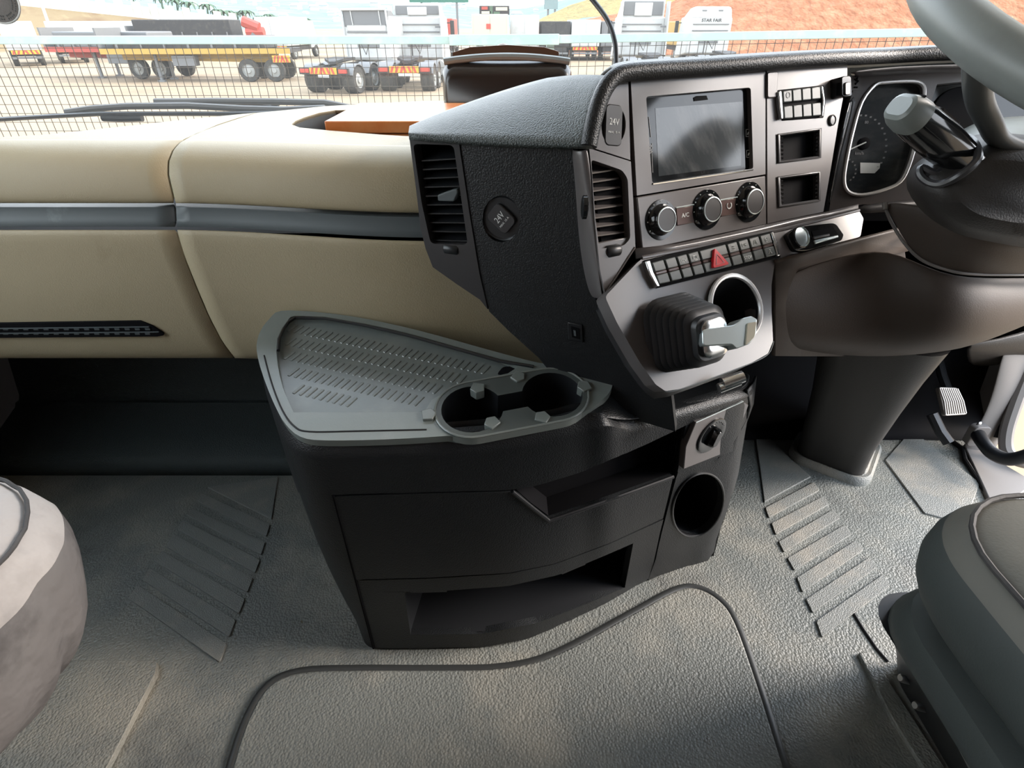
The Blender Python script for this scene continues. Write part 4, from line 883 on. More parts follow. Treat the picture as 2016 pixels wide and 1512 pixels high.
# ---- tray top
outer_t = [(553, 612), (620, 614), (700, 624), (780, 640), (860, 660), (960, 688), (1060, 714), (1140, 726), (1196, 741), (1206, 752), (1200, 772), (1180, 792), (1150, 811), (1090, 830), (990, 847), (880, 858), (760, 865), (640, 867), (592, 860), (563, 836), (543, 802), (524, 757), (510, 714), (505, 680), (513, 651), (531, 627)]
mat_l = [(556, 646), (566, 632), (580, 622), (640, 625), (720, 638), (800, 655), (900, 683), (985, 707), (1020, 722), (1000, 735), (940, 748), (885, 768), (850, 787), (835, 811), (578, 812), (556, 760), (545, 705), (546, 670)]
cl_, crr = (930, 806), (1087, 777)
CL, CR = TP.hit(*cl_), TP.hit(*crr); rcup = 61*((CL-CAM).dot(FW))/F
d = (CR-CL); dl = d.length; du = d.normalized(); dv = TP.n.cross(du); dv = dv if dv.y > 0 else -dv
def fig8(r, waist, h=0, n=14):
    a0 = math.asin(min(.99, waist/r)); L = []
    for k in range(2*n+1):
        a = a0+(2*pi-2*a0)*k/(2*n); L.append(CL+(du*cos(a)+dv*sin(a))*r+TP.n*h)
    for k in range(2*n+1):
        a = pi+a0+(2*pi-2*a0)*k/(2*n); L.append(CR+(du*cos(a)+dv*sin(a))*r+TP.n*h)
    return L
def capsule(r, h=0, n=16):
    L = []
    for k in range(n+1):
        a = pi/2+pi*k/n; L.append(CL+(du*cos(a)+dv*sin(a))*r+TP.n*h)
    for k in range(n+1):
        a = -pi/2+pi*k/n; L.append(CR+(du*cos(a)+dv*sin(a))*r+TP.n*h)
    return L
outer_t = [(p.x, p.y) for p in smooth_line([(a, b, 0) for a, b in outer_t], 3, True)]; mat_l = [(p.x, p.y) for p in smooth_line([(a, b, 0) for a, b in mat_l[:8]], 3)]+mat_l[8:14]+[(p.x, p.y) for p in smooth_line([(a, b, 0) for a, b in mat_l[14:]+mat_l[:1]], 3)][:-1]
tray = plate('tray_rim', outer_t, TP, 'tray', con, thick=.012, holes=[mat_l, capsule(rcup*1.22)], smooth=35)
matp = plate('tray_mat', mat_l, TP, 'tray_mat', con, thick=.004, out=-.008, bevel=0)
loft('tray_wall', [TP.pts(mat_l, 0), TP.pts(mat_l, -.009)], 'tray', con, cap=False)
MB().tube([TP.hit(x, y, .001) for x, y in [(x, y) for x, y in [(548, 690), (549, 668), (558, 648), (568, 634), (582, 625), (640, 627), (720, 641), (800, 659), (900, 687), (985, 711), (1050, 722)]]], .0026, 8).build('tray_bead', 'black_smooth', con)
MB().tube(smooth_line([TP.hit(x, y, .0) for x, y in [(520, 700), (535, 755), (556, 808), (580, 840), (610, 850), (700, 849), (840, 846)]], 5), .0013, 6).build('tray_seam', 'groove', con)
m = MB()
a_dir = (TP.hit(985, 707)-TP.hit(580, 622)).normalized(); b_dir = TP.n.cross(a_dir).normalized()
if b_dir.y > 0: b_dir = -b_dir
o = TP.hit(566, 628, -.0082)
mpoly = [((p-o).dot(a_dir), (p-o).dot(b_dir)) for p in TP.pts(mat_l, -.0082)]
rib_dir = (TP.hit(640, 690)-TP.hit(612, 712)).normalized()
for band in range(9):
    bb = .018+band*.029
    for k in range(-2, 46):
        aa = k*.0105+(band % 2)*.005
        L = .011
        e1_ = (aa+L*1.25, bb); e2_ = (aa-L*1.25, bb)
        P0 = o+a_dir*aa+b_dir*bb; p_, q_ = P0-rib_dir*L, P0+rib_dir*L
        ok = all(inside((e-o).dot(a_dir)+sx_, (e-o).dot(b_dir)+sy_, mpoly) for e in (p_, q_) for sx_, sy_ in ((.007, 0), (-.007, 0), (0, .007), (0, -.007)))
        if ok: m.tube([p_-TP.n*.0007, p_.lerp(q_, .06)+TP.n*.0004, p_.lerp(q_, .94)+TP.n*.0004, q_-TP.n*.0007], [.0010, .0026, .0026, .0010], 6, flat=.4, nrm=TP.n)
m.build('anti_slip_ribs', 'tray_mat', con)['kind'] = 'stuff'
# cup holder
cup = plate('cup_holder', capsule(rcup*1.20, .002), TP, 'tray_dark', con, thick=.008, holes=[fig8(rcup, rcup*.36, .002)])
w8 = fig8(rcup, rcup*.36, .001); w9 = [p-TP.n*.075 for p in fig8(rcup*.93, rcup*.33)]
n8 = len(w8); mesh('cup_well', w8+w9, [(i, (i+1) % n8, n8+(i+1) % n8, n8+i) for i in range(n8)]+[tuple(range(n8, 2*n8))], 'black_smooth', cup, smooth=40)
MB().tube(capsule(rcup*1.2, .002), .0016, 6, closed=True).build('cup_rim', 'tray', cup)
for (x, y, c) in ((940, 767, CL), (846, 817, CL), (967, 832, CL), (1068, 821, CR), (1022, 744, CR), (1148, 762, CR)):
    p = TP.hit(x, y, .002); d = (c-p); d -= TP.n*d.dot(TP.n); d.normalize(); s = TP.n.cross(d)
    a = [p-d*.010-s*.008, p+d*.003-s*.010, p+d*.009, p+d*.003+s*.010, p-d*.010+s*.008]
    MB().hexa([q-TP.n*.012 for q in a], [q+TP.n*.003 for q in a]).build('cup_clip', 'tray', cup, bevel=.001)
plate('finger_notch', rquad([(978, 737), (990, 722), (1022, 720), (1026, 727), (1012, 735)], .3, 3), TP, 'void', con, thick=.002, out=-.0065, bevel=0)

# ================================================================ SEATS
def cushion(name, x0, x1, y0, y1, levels, r, mats, parent, jit=0, split=4):
    loops = []; rnd = random.Random(3)
    for z, ins, jz in levels:
        L = []
        rr_ = max(.02, r-ins*.3)
        for x, y in rrect(x1-x0-2*ins, y1-y0-2*ins, rr_, 8): L.append(V((x, y, z)))
        M_ = []
        for i in range(len(L)):                         # resample the straight sides
            a, b = L[i], L[(i+1) % len(L)]; k = 36 if (b-a).length > .15 else 2
            M_ += [a.lerp(b, t/k) for t in range(k)]
        wv_ = lambda i: sin(i*.83+1)*.6+sin(i*1.9+z*9)*.4+sin(i*.31)*.7
        loops.append([V(((x0+x1)/2+p.x*(1+wv_(i)*jz*1.6), (y0+y1)/2+p.y*(1+wv_(i+5)*jz*1.6), z+wv_(i+9)*jz*.6)) for i, p in enumerate(M_)])
    n = len(loops[0]); vs = [p for l in loops for p in l]; fs = []; mi = []
    for i in range(len(loops)-1):
        for j in range(n): fs.append((i*n+j, i*n+(j+1) % n, (i+1)*n+(j+1) % n, (i+1)*n+j)); mi.append(0 if i < split else 1)
    k0 = (len(loops)-1)*n; vs += [sum(loops[0], V())/n, sum(loops[-1], V())/n]
    for j in range(n): fs += [(j, (j+1) % n, len(vs)-2), (k0+j, k0+(j+1) % n, len(vs)-1)]; mi += [0, 1]
    o = mesh(name, vs, fs, mats, parent, mi=mi, sub=1)
    return o, loops
ds = thing('driver_seat', 'dark grey driver seat with worn cushion and black base on the right', 'seat', (.9, .1, 0))
cu, lo = cushion('cushion', .405, 1.02, -.35, .435, [(.465, .075, 0), (.475, .035, .002), (.50, .010, .002), (.54, .0, .002), (.575, .008, 0), (.592, .022, 0), (.607, .055, 0), (.620, .12, .002), (.626, .20, 0)], .10, ['seat_side', 'seat_dark'], ds, split=4)
MB().tube([p+V((0, 0, .002)) for p in lo[5]], .0028, 6, closed=True).build('piping', 'fabric_dark', ds)
sh0 = [(.70, 1.2, -.4, .585, 0), (.64, 1.2, -.4, .565, .12), (.55, 1.15, -.4, .52, .26), (.455, 1.1, -.4, .455, .38), (.425, 1.05, -.4, .425, .43), (.43, 1.02, -.4, .415, .455), (.48, 1.0, -.4, .36, .475)]
loft('seat_base', [[V(((a+b)/2+x, (c+d)/2+y, z)) for x, y in rrect(b-a, d-c, .05, 5)] for a, b, c, d, z in sh0[:4]], 'black_smooth', ds, smooth=40)
loft('seat_pan', [[V(((a+b)/2+x, (c+d)/2+y, z)) for x, y in rrect(b-a, d-c, .08, 6)] for a, b, c, d, z in sh0[3:]], 'seat_side', ds, smooth=50)
for px, py in ((1783, 1338), (1812, 1392)):
    P = onX(px, py, .655); MB().lathe(Plane(P, V((-1, .1, .35)), V((0, -1, 0))).mat(P), [(.006, -.02), (.007, .008), (.005, .011)], 12).build('bolt', 'steel', ds)
MB().tube([onX(1880, 1445, .60), onX(1925, 1530, .58)], .005, 6).build('adjuster_rod', 'steel', ds)
ps = thing('passenger_seat', 'grey fabric covered passenger seat with gathered hem on the left', 'seat', (-.85, .1, 0))
cu2, lo2 = cushion('seat_cover', -1.12, -.455, -.35, .475, [(.375, .085, .012), (.395, .050, .012), (.42, .028, .012), (.45, .014, .010), (.50, .004, .007), (.55, .0, .004), (.58, .018, .002), (.60, .05, .002), (.612, .11, .003), (.616, .2, .003)], .13, ['fabric_mid', 'fabric_light'], ps, split=5)  # top faces get a paler fabric, window light put into the colour
MB().tube([p+V((0, 0, .002)) for p in lo2[6]], .0022, 6, closed=True).build('seam', 'fabric_dark', ps)
loft('seat_base', [[V((-.9+x, .0+y, z)) for x, y in rrect(.44, .7, .05, 4)] for z in (0, .2, .40)], 'black_smooth', ps)

# ================================================================ THINGS ON THE DASHBOARD
ob = thing('orange_box', 'flat orange wooden box lying on top of the dashboard', 'box', (-.1, 1.17, .80))
MB().box((-.318, 1.044, .80), (.13, 1.296, .838)).build('box_body', 'orange', ob, bevel=.002)
MB().box((-.322, 1.040, .8395), (.134, 1.30, .859)).build('box_lid', 'orange', ob, bevel=.002)
cw = thing('dash_top_housing', 'dark rounded plastic housing standing behind the orange box', 'housing', (-.01, 1.36, .81))
def cwl(w, z1, y, r, arch): return [V((-.011+x, y, .81+(z1-.81)/2+zz+(arch*(1-(2*x/w)**2) if zz > 0 else 0))) for x, zz in [p for p in sum([[(q[0], q[1])] for q in rrect(w, z1-.81, r, 6)], [])]]
loft('housing_body', [cwl(.255, .905, 1.325, .02, .006), cwl(.262, .915, 1.33, .022, .008), cwl(.276, .930, 1.35, .024, .008), cwl(.276, .928, 1.40, .024, .008)], ['cowl'], cw, smooth=60)
MB().tube(smooth_line([V((-.011+x, 1.345, .931+.010*(1-(x/.138)**2))) for x in (-.132, -.1, -.05, 0, .05, .1, .132)], 4), .007, 8).build('housing_edge', 'wheel', cw)
loft('housing_shell', [[V((-.011+x, y, .90+zz)) for x, zz in [(-.125, 0), (-.118, .046), (-.08, .056), (0, .060), (.08, .056), (.112, .048), (.122, 0)]] for y in (1.405, 1.42)], 'brown_shell', cw)
em = thing('star_emblem', 'small white star in ring emblem above the dark housing on the dashboard', 'emblem', onY(988, 110, 1.43))
Pc = onY(990, 112, 1.43); Me = Plane(Pc, V((0, -1, .1)), V((1, 0, 0))).mat(Pc)
MB().tube([Me @ V((.022*cos(a), .024*sin(a), 0)) for a in [radians(360*k/28) for k in range(28)]], .0018, 6, closed=True).build('ring', 'ink', em)
m = MB()
for a in (90, 210, 330): m.tube([Me @ V((0, 0, 0)), Me @ V((.0225*cos(radians(a)), .024*sin(radians(a)), 0))], [.0026, .0008], 6)
m.build('star', 'ink', em)
cb = tag(MB().tube(smooth_line([onY(1213, 150, 1.18), onY(1213, 116, 1.20), onY(1210, 80, 1.22), (onY(1196, 40, 1.25)), onY(1166, -1, 1.29), onY(1120, -55, 1.33), onY(1060, -130, 1.34), V((-.02, 1.31, 1.45)), V((-.05, 1.30, 1.8)), V((-.05, 1.30, 2.06))], 6), .0048, 8).build('black_cable', 'black_smooth', smooth=70), 'black cable hanging in front of the windscreen', 'cable')
dk = thing('licence_disc', 'round paper licence disc stuck on the windscreen at top left', 'disc', onY(-5, 4, 1.24))
Pd = onY(-6, 2, 1.24); Md = Plane(Pd, V((.2, -1, .05)), V((1, .2, 0))).mat(Pd)
MB().lathe(Md, [(.036, -.001, 0), (.036, .0, 0), (.034, .0005, 0), (.001, .0005, 0)], 40).build('disc_paper', 'trim_grey', dk)
m = MB()
for rr_ in (.0285, .0235):
    for k in range(44):
        if k % 5 == 4: continue
        a = 2*pi*k/44; q = Md @ V((rr_*cos(a), rr_*sin(a), .0009)); m.box(q-V((.0009, .0003, .0012)), q+V((.0009, .0003, .0012)))
m.build('disc_print', 'black_smooth', dk, smooth=0)['kind'] = 'stuff'; MB().tube([Md @ V((.0345*cos(2*pi*k/32), .0345*sin(2*pi*k/32), .0006)) for k in range(32)], .0012, 5, closed=True).build('disc_edge', 'ink', dk)

# ================================================================ WIPERS
wpr = thing('windscreen_wiper', 'long black windscreen wiper resting low behind the beige dashboard', 'wiper', onY(300, 224, 1.58), 'wipers')
MB().tube([onY(x, y, 1.56) for x, y in [(-60, 238), (0, 235), (100, 229), (200, 224), (330, 224), (450, 224), (560, 222)]], .0055, 6).build('blade', 'black_smooth', wpr)
MB().tube([onY(x, y, 1.57) for x, y in [(130, 221), (180, 214), (250, 209), (370, 208), (480, 214), (560, 216), (640, 213)]], .008, 8).build('arm', 'truck_grey', wpr)
MB().tube([onY(x, y, 1.565) for x, y in [(202, 232), (240, 233), (280, 232)]], .009, 8).build('blade_clip', 'black_smooth', wpr)
w2 = thing('windscreen_wiper', 'shorter dark wiper arm crossing above the long one near the orange box', 'wiper', onY(500, 205, 1.62), 'wipers')
MB().tube([onY(x, y, 1.62) for x, y in [(305, 200), (340, 200), (420, 199), (540, 200), (640, 202), (690, 212)]], .008, 8).build('blade', 'truck_grey', w2)
MB().tube([onY(x, y, 1.63) for x, y in [(380, 203), (480, 207), (535, 210), (550, 203), (565, 197), (600, 201), (660, 214)]], .005, 8).build('arm', 'black_smooth', w2)
for w_, px, py, Y in ((wpr, 640, 213, 1.57), (w2, 690, 212, 1.62)):
    P = onY(px, py, Y); MB().tube([P, V((P.x, 1.535, .72)), V((P.x, 1.535, .66))], .012, 8).build('spindle', 'black_smooth', w_)

# ================================================================ OUTDOORS
GZ = -1.5
def gpos(px, py): return onZ(px, py, GZ)
g = mesh('ground', [(-400, -120, GZ), (400, -120, GZ), (400, 420, GZ), (-400, 420, GZ)], [(0, 1, 2, 3)], 'dirt', None, smooth=0); struct(g)
# ---- mesh fence in front of the cab
YF = 5.0
fe = thing('mesh_fence', 'green railed wire mesh fence just outside the windscreen', 'fence', (0, YF, GZ))
def rz(x): return .889+max(0, x-.05)*.0155
def rail(x0, x1, h, t, name, y=YF):
    m = MB(); a, b = rz(x0), rz(x1)
    m.hexa([V((x0, y, a-h)), V((x0, y+t, a-h)), V((x0, y+t, a+h)), V((x0, y, a+h))], [V((x1, y, b-h)), V((x1, y+t, b-h)), V((x1, y+t, b+h)), V((x1, y, b+h))])
    return m.build(name, 'fence_green', fe, bevel=.004)
rail(-7, -.02, .028, .05, 'top_rail'); rail(.0, 7, .028, .05, 'top_rail'); rail(-.48, .36, .036, .02, 'joint_plate', YF-.025)
for x in (-6.2, -.25, .3, 6.2): MB().box((x-.03, YF+.06, GZ), (x+.03, YF+.12, .87)).build('post', 'fence_green', fe, bevel=.004)
m = MB(); s = .066; wr = .0019
k = -106
while k*s < 7:
    x = k*s; z1 = rz(x)-.02; y = YF+.055
    m.hexa([V((x-wr, y-wr, -.75)), V((x+wr, y-wr, -.75)), V((x+wr, y+wr, -.75)), V((x-wr, y+wr, -.75))], [V((x-wr, y-wr, z1)), V((x+wr, y-wr, z1)), V((x+wr, y+wr, z1)), V((x-wr, y+wr, z1))]); k += 1
for j in range(25):
    z = .835-j*s
    for x0, x1 in ((-7, 0), (0, 7)):
        a, b = z+rz(x0)-.889, z+rz(x1)-.889; y = YF+.05
        m.hexa([V((x0, y-wr, a-wr)), V((x0, y+wr, a-wr)), V((x0, y+wr, a+wr)), V((x0, y-wr, a+wr))], [V((x1, y-wr, b-wr)), V((x1, y+wr, b-wr)), V((x1, y+wr, b+wr)), V((x1, y-wr, b+wr))])
m.build('wire_mesh', 'wire', fe, smooth=0)['kind'] = 'stuff'

# ---- tractor units
def wheel_mesh(r=.5, w=.3):
    m = MB(); M = Matrix.Rotation(pi/2, 4, 'Y')
    m.lathe(M, [(r*.62, 0, 1), (r*.95, 0, 0), (r, .03, 0), (r, w-.03, 0), (r*.95, w, 0), (r*.60, w, 0), (r*.56, w-.08, 1), (r*.25, w-.04, 1), (r*.22, w+.02, 1), (r*.05, w+.02, 1)], 24)
    me = mesh('wheel', m.v, m.f, ['tyre', 'hub'], None, mi=m.m); d = me.data; bpy.data.objects.remove(me); return d
WM = wheel_mesh()
def lpart(name, mb, mat, parent, **k):
    o = mb.build(name, mat, None, **k); o.parent = parent; return o
def lwheel(parent, x, y, r=.5):
    o = bpy.data.objects.new('wheel', WM); COL.objects.link(o); o.parent = parent; o.location = (x, y, r); o.scale = (1, r/.5, r/.5)
    if x < 0: o.rotation_euler = (0, 0, pi)
def chevron(parent, x0, x1, y, z0, z1, n=6):
    m = MB(); c = (x0+x1)/2
    m.box((x0, y, z0), (x1, y+.02, z1), 1)
    for k in range(n):
        a = lerp(x0, x1, (k+.1)/n); b = a+(x1-x0)/n*.5; sh_ = (z1-z0)*.35*(1 if a < c else -1)
        q = [(a, z0+.01), (b, z0+.01), (b+sh_, z1-.01), (a+sh_, z1-.01)]
        q = [(max(x0, min(x1, p)), z) for p, z in q]
        m.hexa([V((p, y-.006, z)) for p, z in q], [V((p, y, z)) for p, z in q], 0)
    lpart('chevron_board', m, ['chev_red', 'chev_yel'], parent, smooth=0)
def tractor(label, pos, rot=0, H=3.2, style='deflector', chev=True, board=None, fair=True, lettering=None):
    t = thing('truck_tractor', label, 'truck', pos, 'white tractor units parked outside'); t.rotation_euler = (0, 0, rot)
    m = MB()
    for s in (-1, 1): m.box((s*.42-.05, .0, .80), (s*.42+.05, 5.6, 1.02))
    for y in (.1, 1.5, 2.9): m.box((-.42, y, .84), (.42, y+.12, .98))
    lpart('chassis', m, 'truck_black', t, smooth=0)
    for y in (.75, 2.1):
        for s in (-1, 1):
            lwheel(t, s*.86, y); lwheel(t, s*.60, y)
    for s in (-1, 1): lwheel(t, s*.84, 5.0)
    for s in (-1, 1):
        mm = MB(); L = [(.55*cos(a), .55*sin(a)) for a in [radians(20+k*20) for k in range(8)]]
        for y in (.75, 2.1): mm.hexa([V((s*.55, y+p*1.02, .5+q*1.02)) for p, q in L]+[V((s*.55, y+p*1.09, .5+q*1.09)) for p, q in L[::-1]], [V((s*1.18, y+p*1.02, .5+q*1.02)) for p, q in L]+[V((s*1.18, y+p*1.09, .5+q*1.09)) for p, q in L[::-1]])
        lpart('mudguard', mm, 'truck_grey', t)
        lpart('tail_lamp', MB().box((s*.88-.2, -.06, .78), (s*.88+.2, .0, .92)), 'chev_red', t, bevel=.01)
    lpart('rear_beam', MB().box((-1.15, -.03, .72), (1.15, .06, .96)), 'truck_black', t, bevel=.01)
    if chev: chevron(t, -.62, .62, -.07, .74, .98)
    lpart('number_plate', MB().box((-.25, -.09, .62), (.25, -.07, .72)), 'truck_white', t)
    lpart('fifth_wheel', MB().hexa([V((-.45, .9, 1.16)), V((-.12, .7, 1.05)), V((.12, .7, 1.05)), V((.45, .9, 1.16)), V((.5, 1.8, 1.18)), V((-.5, 1.8, 1.18))], [V((-.45, .9, 1.26)), V((-.12, .7, 1.15)), V((.12, .7, 1.15)), V((.45, .9, 1.26)), V((.5, 1.8, 1.28)), V((-.5, 1.8, 1.28))]), 'truck_black', t, bevel=.01)
    lpart('fuel_tank', MB().tube([(1.0, 3.0, .75), (1.0, 4.2, .75)], .32, 16), 'hub', t); lpart('battery_box', MB().box((-1.2, 3.0, .5), (-.7, 3.9, .95)), 'truck_grey', t, bevel=.02)
    ch = min(H, 2.75)
    lpart('cab', MB().hexa([V((-1.2, 4.0, 1.05)), V((1.2, 4.0, 1.05)), V((1.2, 6.1, .75)), V((-1.2, 6.1, .75))], [V((-1.17, 4.02, ch)), V((1.17, 4.02, ch)), V((1.15, 5.75, ch)), V((-1.15, 5.75, ch))]), 'truck_white', t, bevel=.08)
    lpart('rear_panel', MB().box((-.55, 3.97, 1.55), (.55, 4.02, 1.95)), 'truck_grey', t, bevel=.02)
    lpart('panel_rib', MB().box((-1.0, 3.97, 2.12), (1.0, 4.02, 2.17)), 'truck_grey', t); lpart('panel_rib', MB().box((-1.0, 3.97, 2.42), (1.0, 4.02, 2.46)), 'truck_grey', t)
    lpart('hose_stand', MB().tube([(-.3, 3.7, 1.0), (-.3, 3.7, 2.0)], .03, 8).tube([(-.3, 3.7, 1.9), (.1, 3.5, 1.3), (.3, 3.7, 1.9)], .025, 8), 'truck_black', t)
    if style == 'deflector':            # hollow roof deflector seen from behind
        z0 = ch-.05
        lpart('roof_deflector', MB().hexa([V((-1.1, 4.15, z0)), V((1.1, 4.15, z0)), V((1.1, 5.7, z0)), V((-1.1, 5.7, z0))], [V((-1.12, 4.15, H)), V((1.12, 4.15, H)), V((1.0, 4.6, H)), V((-1.0, 4.6, H))]), 'truck_white', t, bevel=.05)
        lpart('deflector_hollow', MB().box((-1.0, 4.10, z0+.12), (1.0, 4.16, H-.08)), 'truck_grey', t, bevel=.02)
        lpart('deflector_panel', MB().box((-.45, 4.05, z0+.1), (.45, 4.11, H-.14)), 'truck_white', t, bevel=.02)
    elif style == 'open':
        z0 = 2.25
        lpart('bunk_roof', MB().box((-1.0, 3.98, 2.15), (1.0, 4.1, 2.45)), 'truck_white', t, bevel=.08)
        lpart('deflector_hollow', MB().hexa([V((-1.1, 4.0, 2.35)), V((1.1, 4.0, 2.35)), V((1.1, 5.4, 2.35)), V((-1.1, 5.4, 2.35))], [V((-1.12, 4.0, H-.04)), V((1.12, 4.0, H-.04)), V((1.0, 4.6, H-.04)), V((-1.0, 4.6, H-.04))]), 'truck_grey', t)
        lpart('deflector_frame', MB().tube([(-1.13, 3.95, 1.2), (-1.15, 3.95, H)], .05, 6).tube([(-1.15, 3.95, H), (1.05, 3.95, H)], .05, 6).tube([(1.05, 3.95, H), (1.15, 3.95, 1.2)], .05, 6), 'truck_white', t)
        lpart('deflector_strut', MB().tube([(-.65, 3.97, 2.4), (-.7, 3.97, H)], .025, 6).tube([(.75, 3.97, 2.4), (.7, 3.97, H)], .025, 6), 'truck_white', t)
    else:                               # smooth high roof
        lpart('high_roof', MB().hexa([V((-1.17, 4.02, ch-.1)), V((1.17, 4.02, ch-.1)), V((1.15, 5.75, ch-.1)), V((-1.15, 5.75, ch-.1))], [V((-1.05, 4.1, H)), V((1.05, 4.1, H)), V((.95, 4.9, H-.05)), V((-.95, 4.9, H-.05))]), 'truck_white', t, bevel=.12)
        for s in (-.45, .45): lpart('roof_vent', MB().box((s-.12, 4.05, H-.22), (s+.12, 4.10, H-.16)), 'truck_grey', t)
    if fair:
        for s in (-1, 1): lpart('side_fairing', MB().hexa([V((s*1.17, 3.3, 1.1)), V((s*1.23, 3.3, 1.1)), V((s*1.23, 4.05, 1.1)), V((s*1.17, 4.05, 1.1))], [V((s*1.13, 3.4, H-.1)), V((s*1.19, 3.4, H-.1)), V((s*1.19, 4.05, H-.1)), V((s*1.13, 4.05, H-.1))]), 'truck_white', t, bevel=.01)
        for s in (-1, 1):
            for z in (1.7, 2.3): lpart('fairing_hinge', MB().box((s*1.0-.13, 3.6, z), (s*1.0+.13, 3.65, z+.08)), 'truck_grey', t)
    for s in (-1, 1):
        lpart('mirror', MB().box((s*1.42-.1, 5.5, 1.9), (s*1.42+.1, 5.6, 2.6)), 'truck_black', t, bevel=.03); lpart('mirror_arm', MB().tube([(s*1.15, 5.6, 2.5), (s*1.42, 5.55, 2.5)], .02, 6), 'truck_black', t)
    if lettering:
        text(lettering, Matrix(((1, 0, 0, 0), (0, 0, -1, 4.0), (0, 1, 0, 2.62), (0, 0, 0, 1))), .22, 'truck_black', t, 'lettering', 1.1, .01).matrix_parent_inverse = Matrix()
    return t
tractor('white day cab tractor with dark open roof deflector and striped rear board', gpos(645, 186), radians(-16), 3.0, 'open', True, fair=False)
tractor('white tractor with hollow roof deflector parked left of the dark dash top housing', gpos(800, 182), radians(-2), 3.25, 'deflector', True)
tractor('white high tractor standing before the red bank right of the cable', gpos(1284, 168), radians(0), 3.5, 'deflector', False)
tractor('white sleeper tractor with dark lettering on its high roof', gpos(1436, 160), radians(3), 3.25, 'high', False, lettering='STAR FAIR', fair=False)
# ---- smaller box bodied trucks
def box_truck(label, pos, w, h, body, rot=0, stripe=True, cat='truck', group='lorries parked far back'):
    t = thing('box_truck', label, cat, pos, group); t.rotation_euler = (0, 0, rot)
    lpart('body', MB().box((-w/2, 0, .95), (w/2, 4.5, h)), body, t, bevel=.05)
    lpart('chassis', MB().box((-w/2+.2, .1, .6), (w/2-.2, 6.2, .95)), 'truck_black', t)
    lpart('cab', MB().hexa([V((-w/2+.1, 4.7, .7)), V((w/2-.1, 4.7, .7)), V((w/2-.1, 6.4, .7)), V((-w/2+.1, 6.4, .7))], [V((-w/2+.1, 4.7, h*.92)), V((w/2-.1, 4.7, h*.92)), V((w/2-.15, 5.9, h*.92)), V((-w/2+.15, 5.9, h*.92))]), 'truck_white', t, bevel=.05)
    for s in (-1, 1):
        for y in (1.2, 5.6): lwheel(t, s*(w/2-.35), y, .45)
    if stripe: chevron(t, -w/2+.15, w/2-.15, -.05, .72, .95, 6)
    lpart('rear_door', MB().box((-w/2+.12, -.02, 1.05), (-.02, .0, h-.12)), body, t); lpart('rear_door', MB().box((.02, -.02, 1.05), (w/2-.12, .0, h-.12)), body, t)
    lpart('bumper', MB().box((-w/2+.1, -.06, .45), (w/2-.1, .02, .58)), 'truck_grey', t)
    return t
box_truck('small white box truck at the far left behind the mesh fence', gpos(63, 131), 1.9, 2.6, 'truck_white', radians(38))
box_truck('white lorry with striped board second from the far left', gpos(150, 125), 1.9, 2.6, 'truck_white', radians(36))
bt = box_truck('cream box lorry with an orange plate right of the roof billboard', gpos(966, 128), 2.5, 3.0, 'cream', 0); lpart('orange_plate', MB().box((-.25, -.05, 2.15), (.05, -.02, 2.45)), 'chev_red', bt)
for i, (px, py, w_, h_, b_, lab) in enumerate(((745, 116, 2.2, 2.7, 'truck_grey', 'grey lorry between the two striped tractors'), (868, 116, 2.2, 2.8, 'trailer_red', 'dull red lorry just right of the hollow deflector tractor'), (1032, 120, 2.2, 3.0, 'truck_white', 'white lorry between the cream lorry and the dry bank'),
                                                 (1092, 120, 2.2, 2.6, 'truck_black', 'dark lorry below the grey billboard'), (1150, 120, 2.2, 2.7, 'truck_white', 'white lorry left of the black cable'), (1208, 120, 2.2, 2.6, 'truck_grey', 'grey lorry directly behind the black cable'), (1357, 118, 2.1, 2.6, 'trailer_yellow', 'yellow lorry between the two tall white tractors'))):
    box_truck(lab, gpos(px, py), w_, h_, b_, 0, i % 2 == 0)
# ---- flat deck trailers seen from the side
def trailer(label, pos, L, rot, deck, load=None, group='flat deck trailers'):
    t = thing('flat_trailer', label, 'trailer', pos, group); t.rotation_euler = (0, 0, rot)     # local X = length
    m = MB(); m.box((-L/2, -1.2, 1.25), (L/2, 1.2, 1.42)); lpart('deck', m, 'truck_black', t, smooth=0)
    lpart('side_rail', MB().box((-L/2, -1.24, 1.22), (L/2, -1.2, 1.45)), deck, t); lpart('beam', MB().hexa([V((-L/2+.5, -.3, .95)), V((L/2-1, -.3, .8)), V((L/2-1, .3, .8)), V((-L/2+.5, .3, .95))], [V((-L/2+.5, -.3, 1.25)), V((L/2-1, -.3, 1.25)), V((L/2-1, .3, 1.25)), V((-L/2+.5, .3, 1.25))]), deck, t)
    for k in range(2):
        for s in (-1, 1):
            o = bpy.data.objects.new('wheel', WM); COL.objects.link(o); o.parent = t; o.location = (L/2-2.2+k*1.25, s*.9, .5); o.rotation_euler = (0, 0, s*pi/2)
    for s in (-1, 1): lpart('landing_leg', MB().box((-L/2+2.2, s*.7-.06, .08), (-L/2+2.32, s*.7+.06, 1.25)).box((-L/2+2.1, s*.7-.15, 0), (-L/2+2.42, s*.7+.15, .08)), 'truck_grey', t, smooth=0)
    lpart('tool_box', MB().box((-L/2+3.2, -1.1, .7), (-L/2+4.3, -.6, 1.15)), 'truck_grey', t, bevel=.02)
    chevron(t, L/2-.9, L/2-.05, -1.28, .85, 1.15, 5)
    lpart('headboard', MB().box((-L/2, -1.2, 1.42), (-L/2+.08, 1.2, 2.3)), 'truck_grey', t)
    for k in range(7): lpart('stake', MB().box((-L/2+.8+k*(L-1.2)/7, -1.22, 1.42), (-L/2+.88+k*(L-1.2)/7, -1.14, 1.9)), 'truck_grey', t)
    if load: lpart('load', MB().box((-L/2+.6, -1.1, 1.42), (L/2-1.2, 1.1, 1.42+load[0])), load[1], t, bevel=.06)
    return t
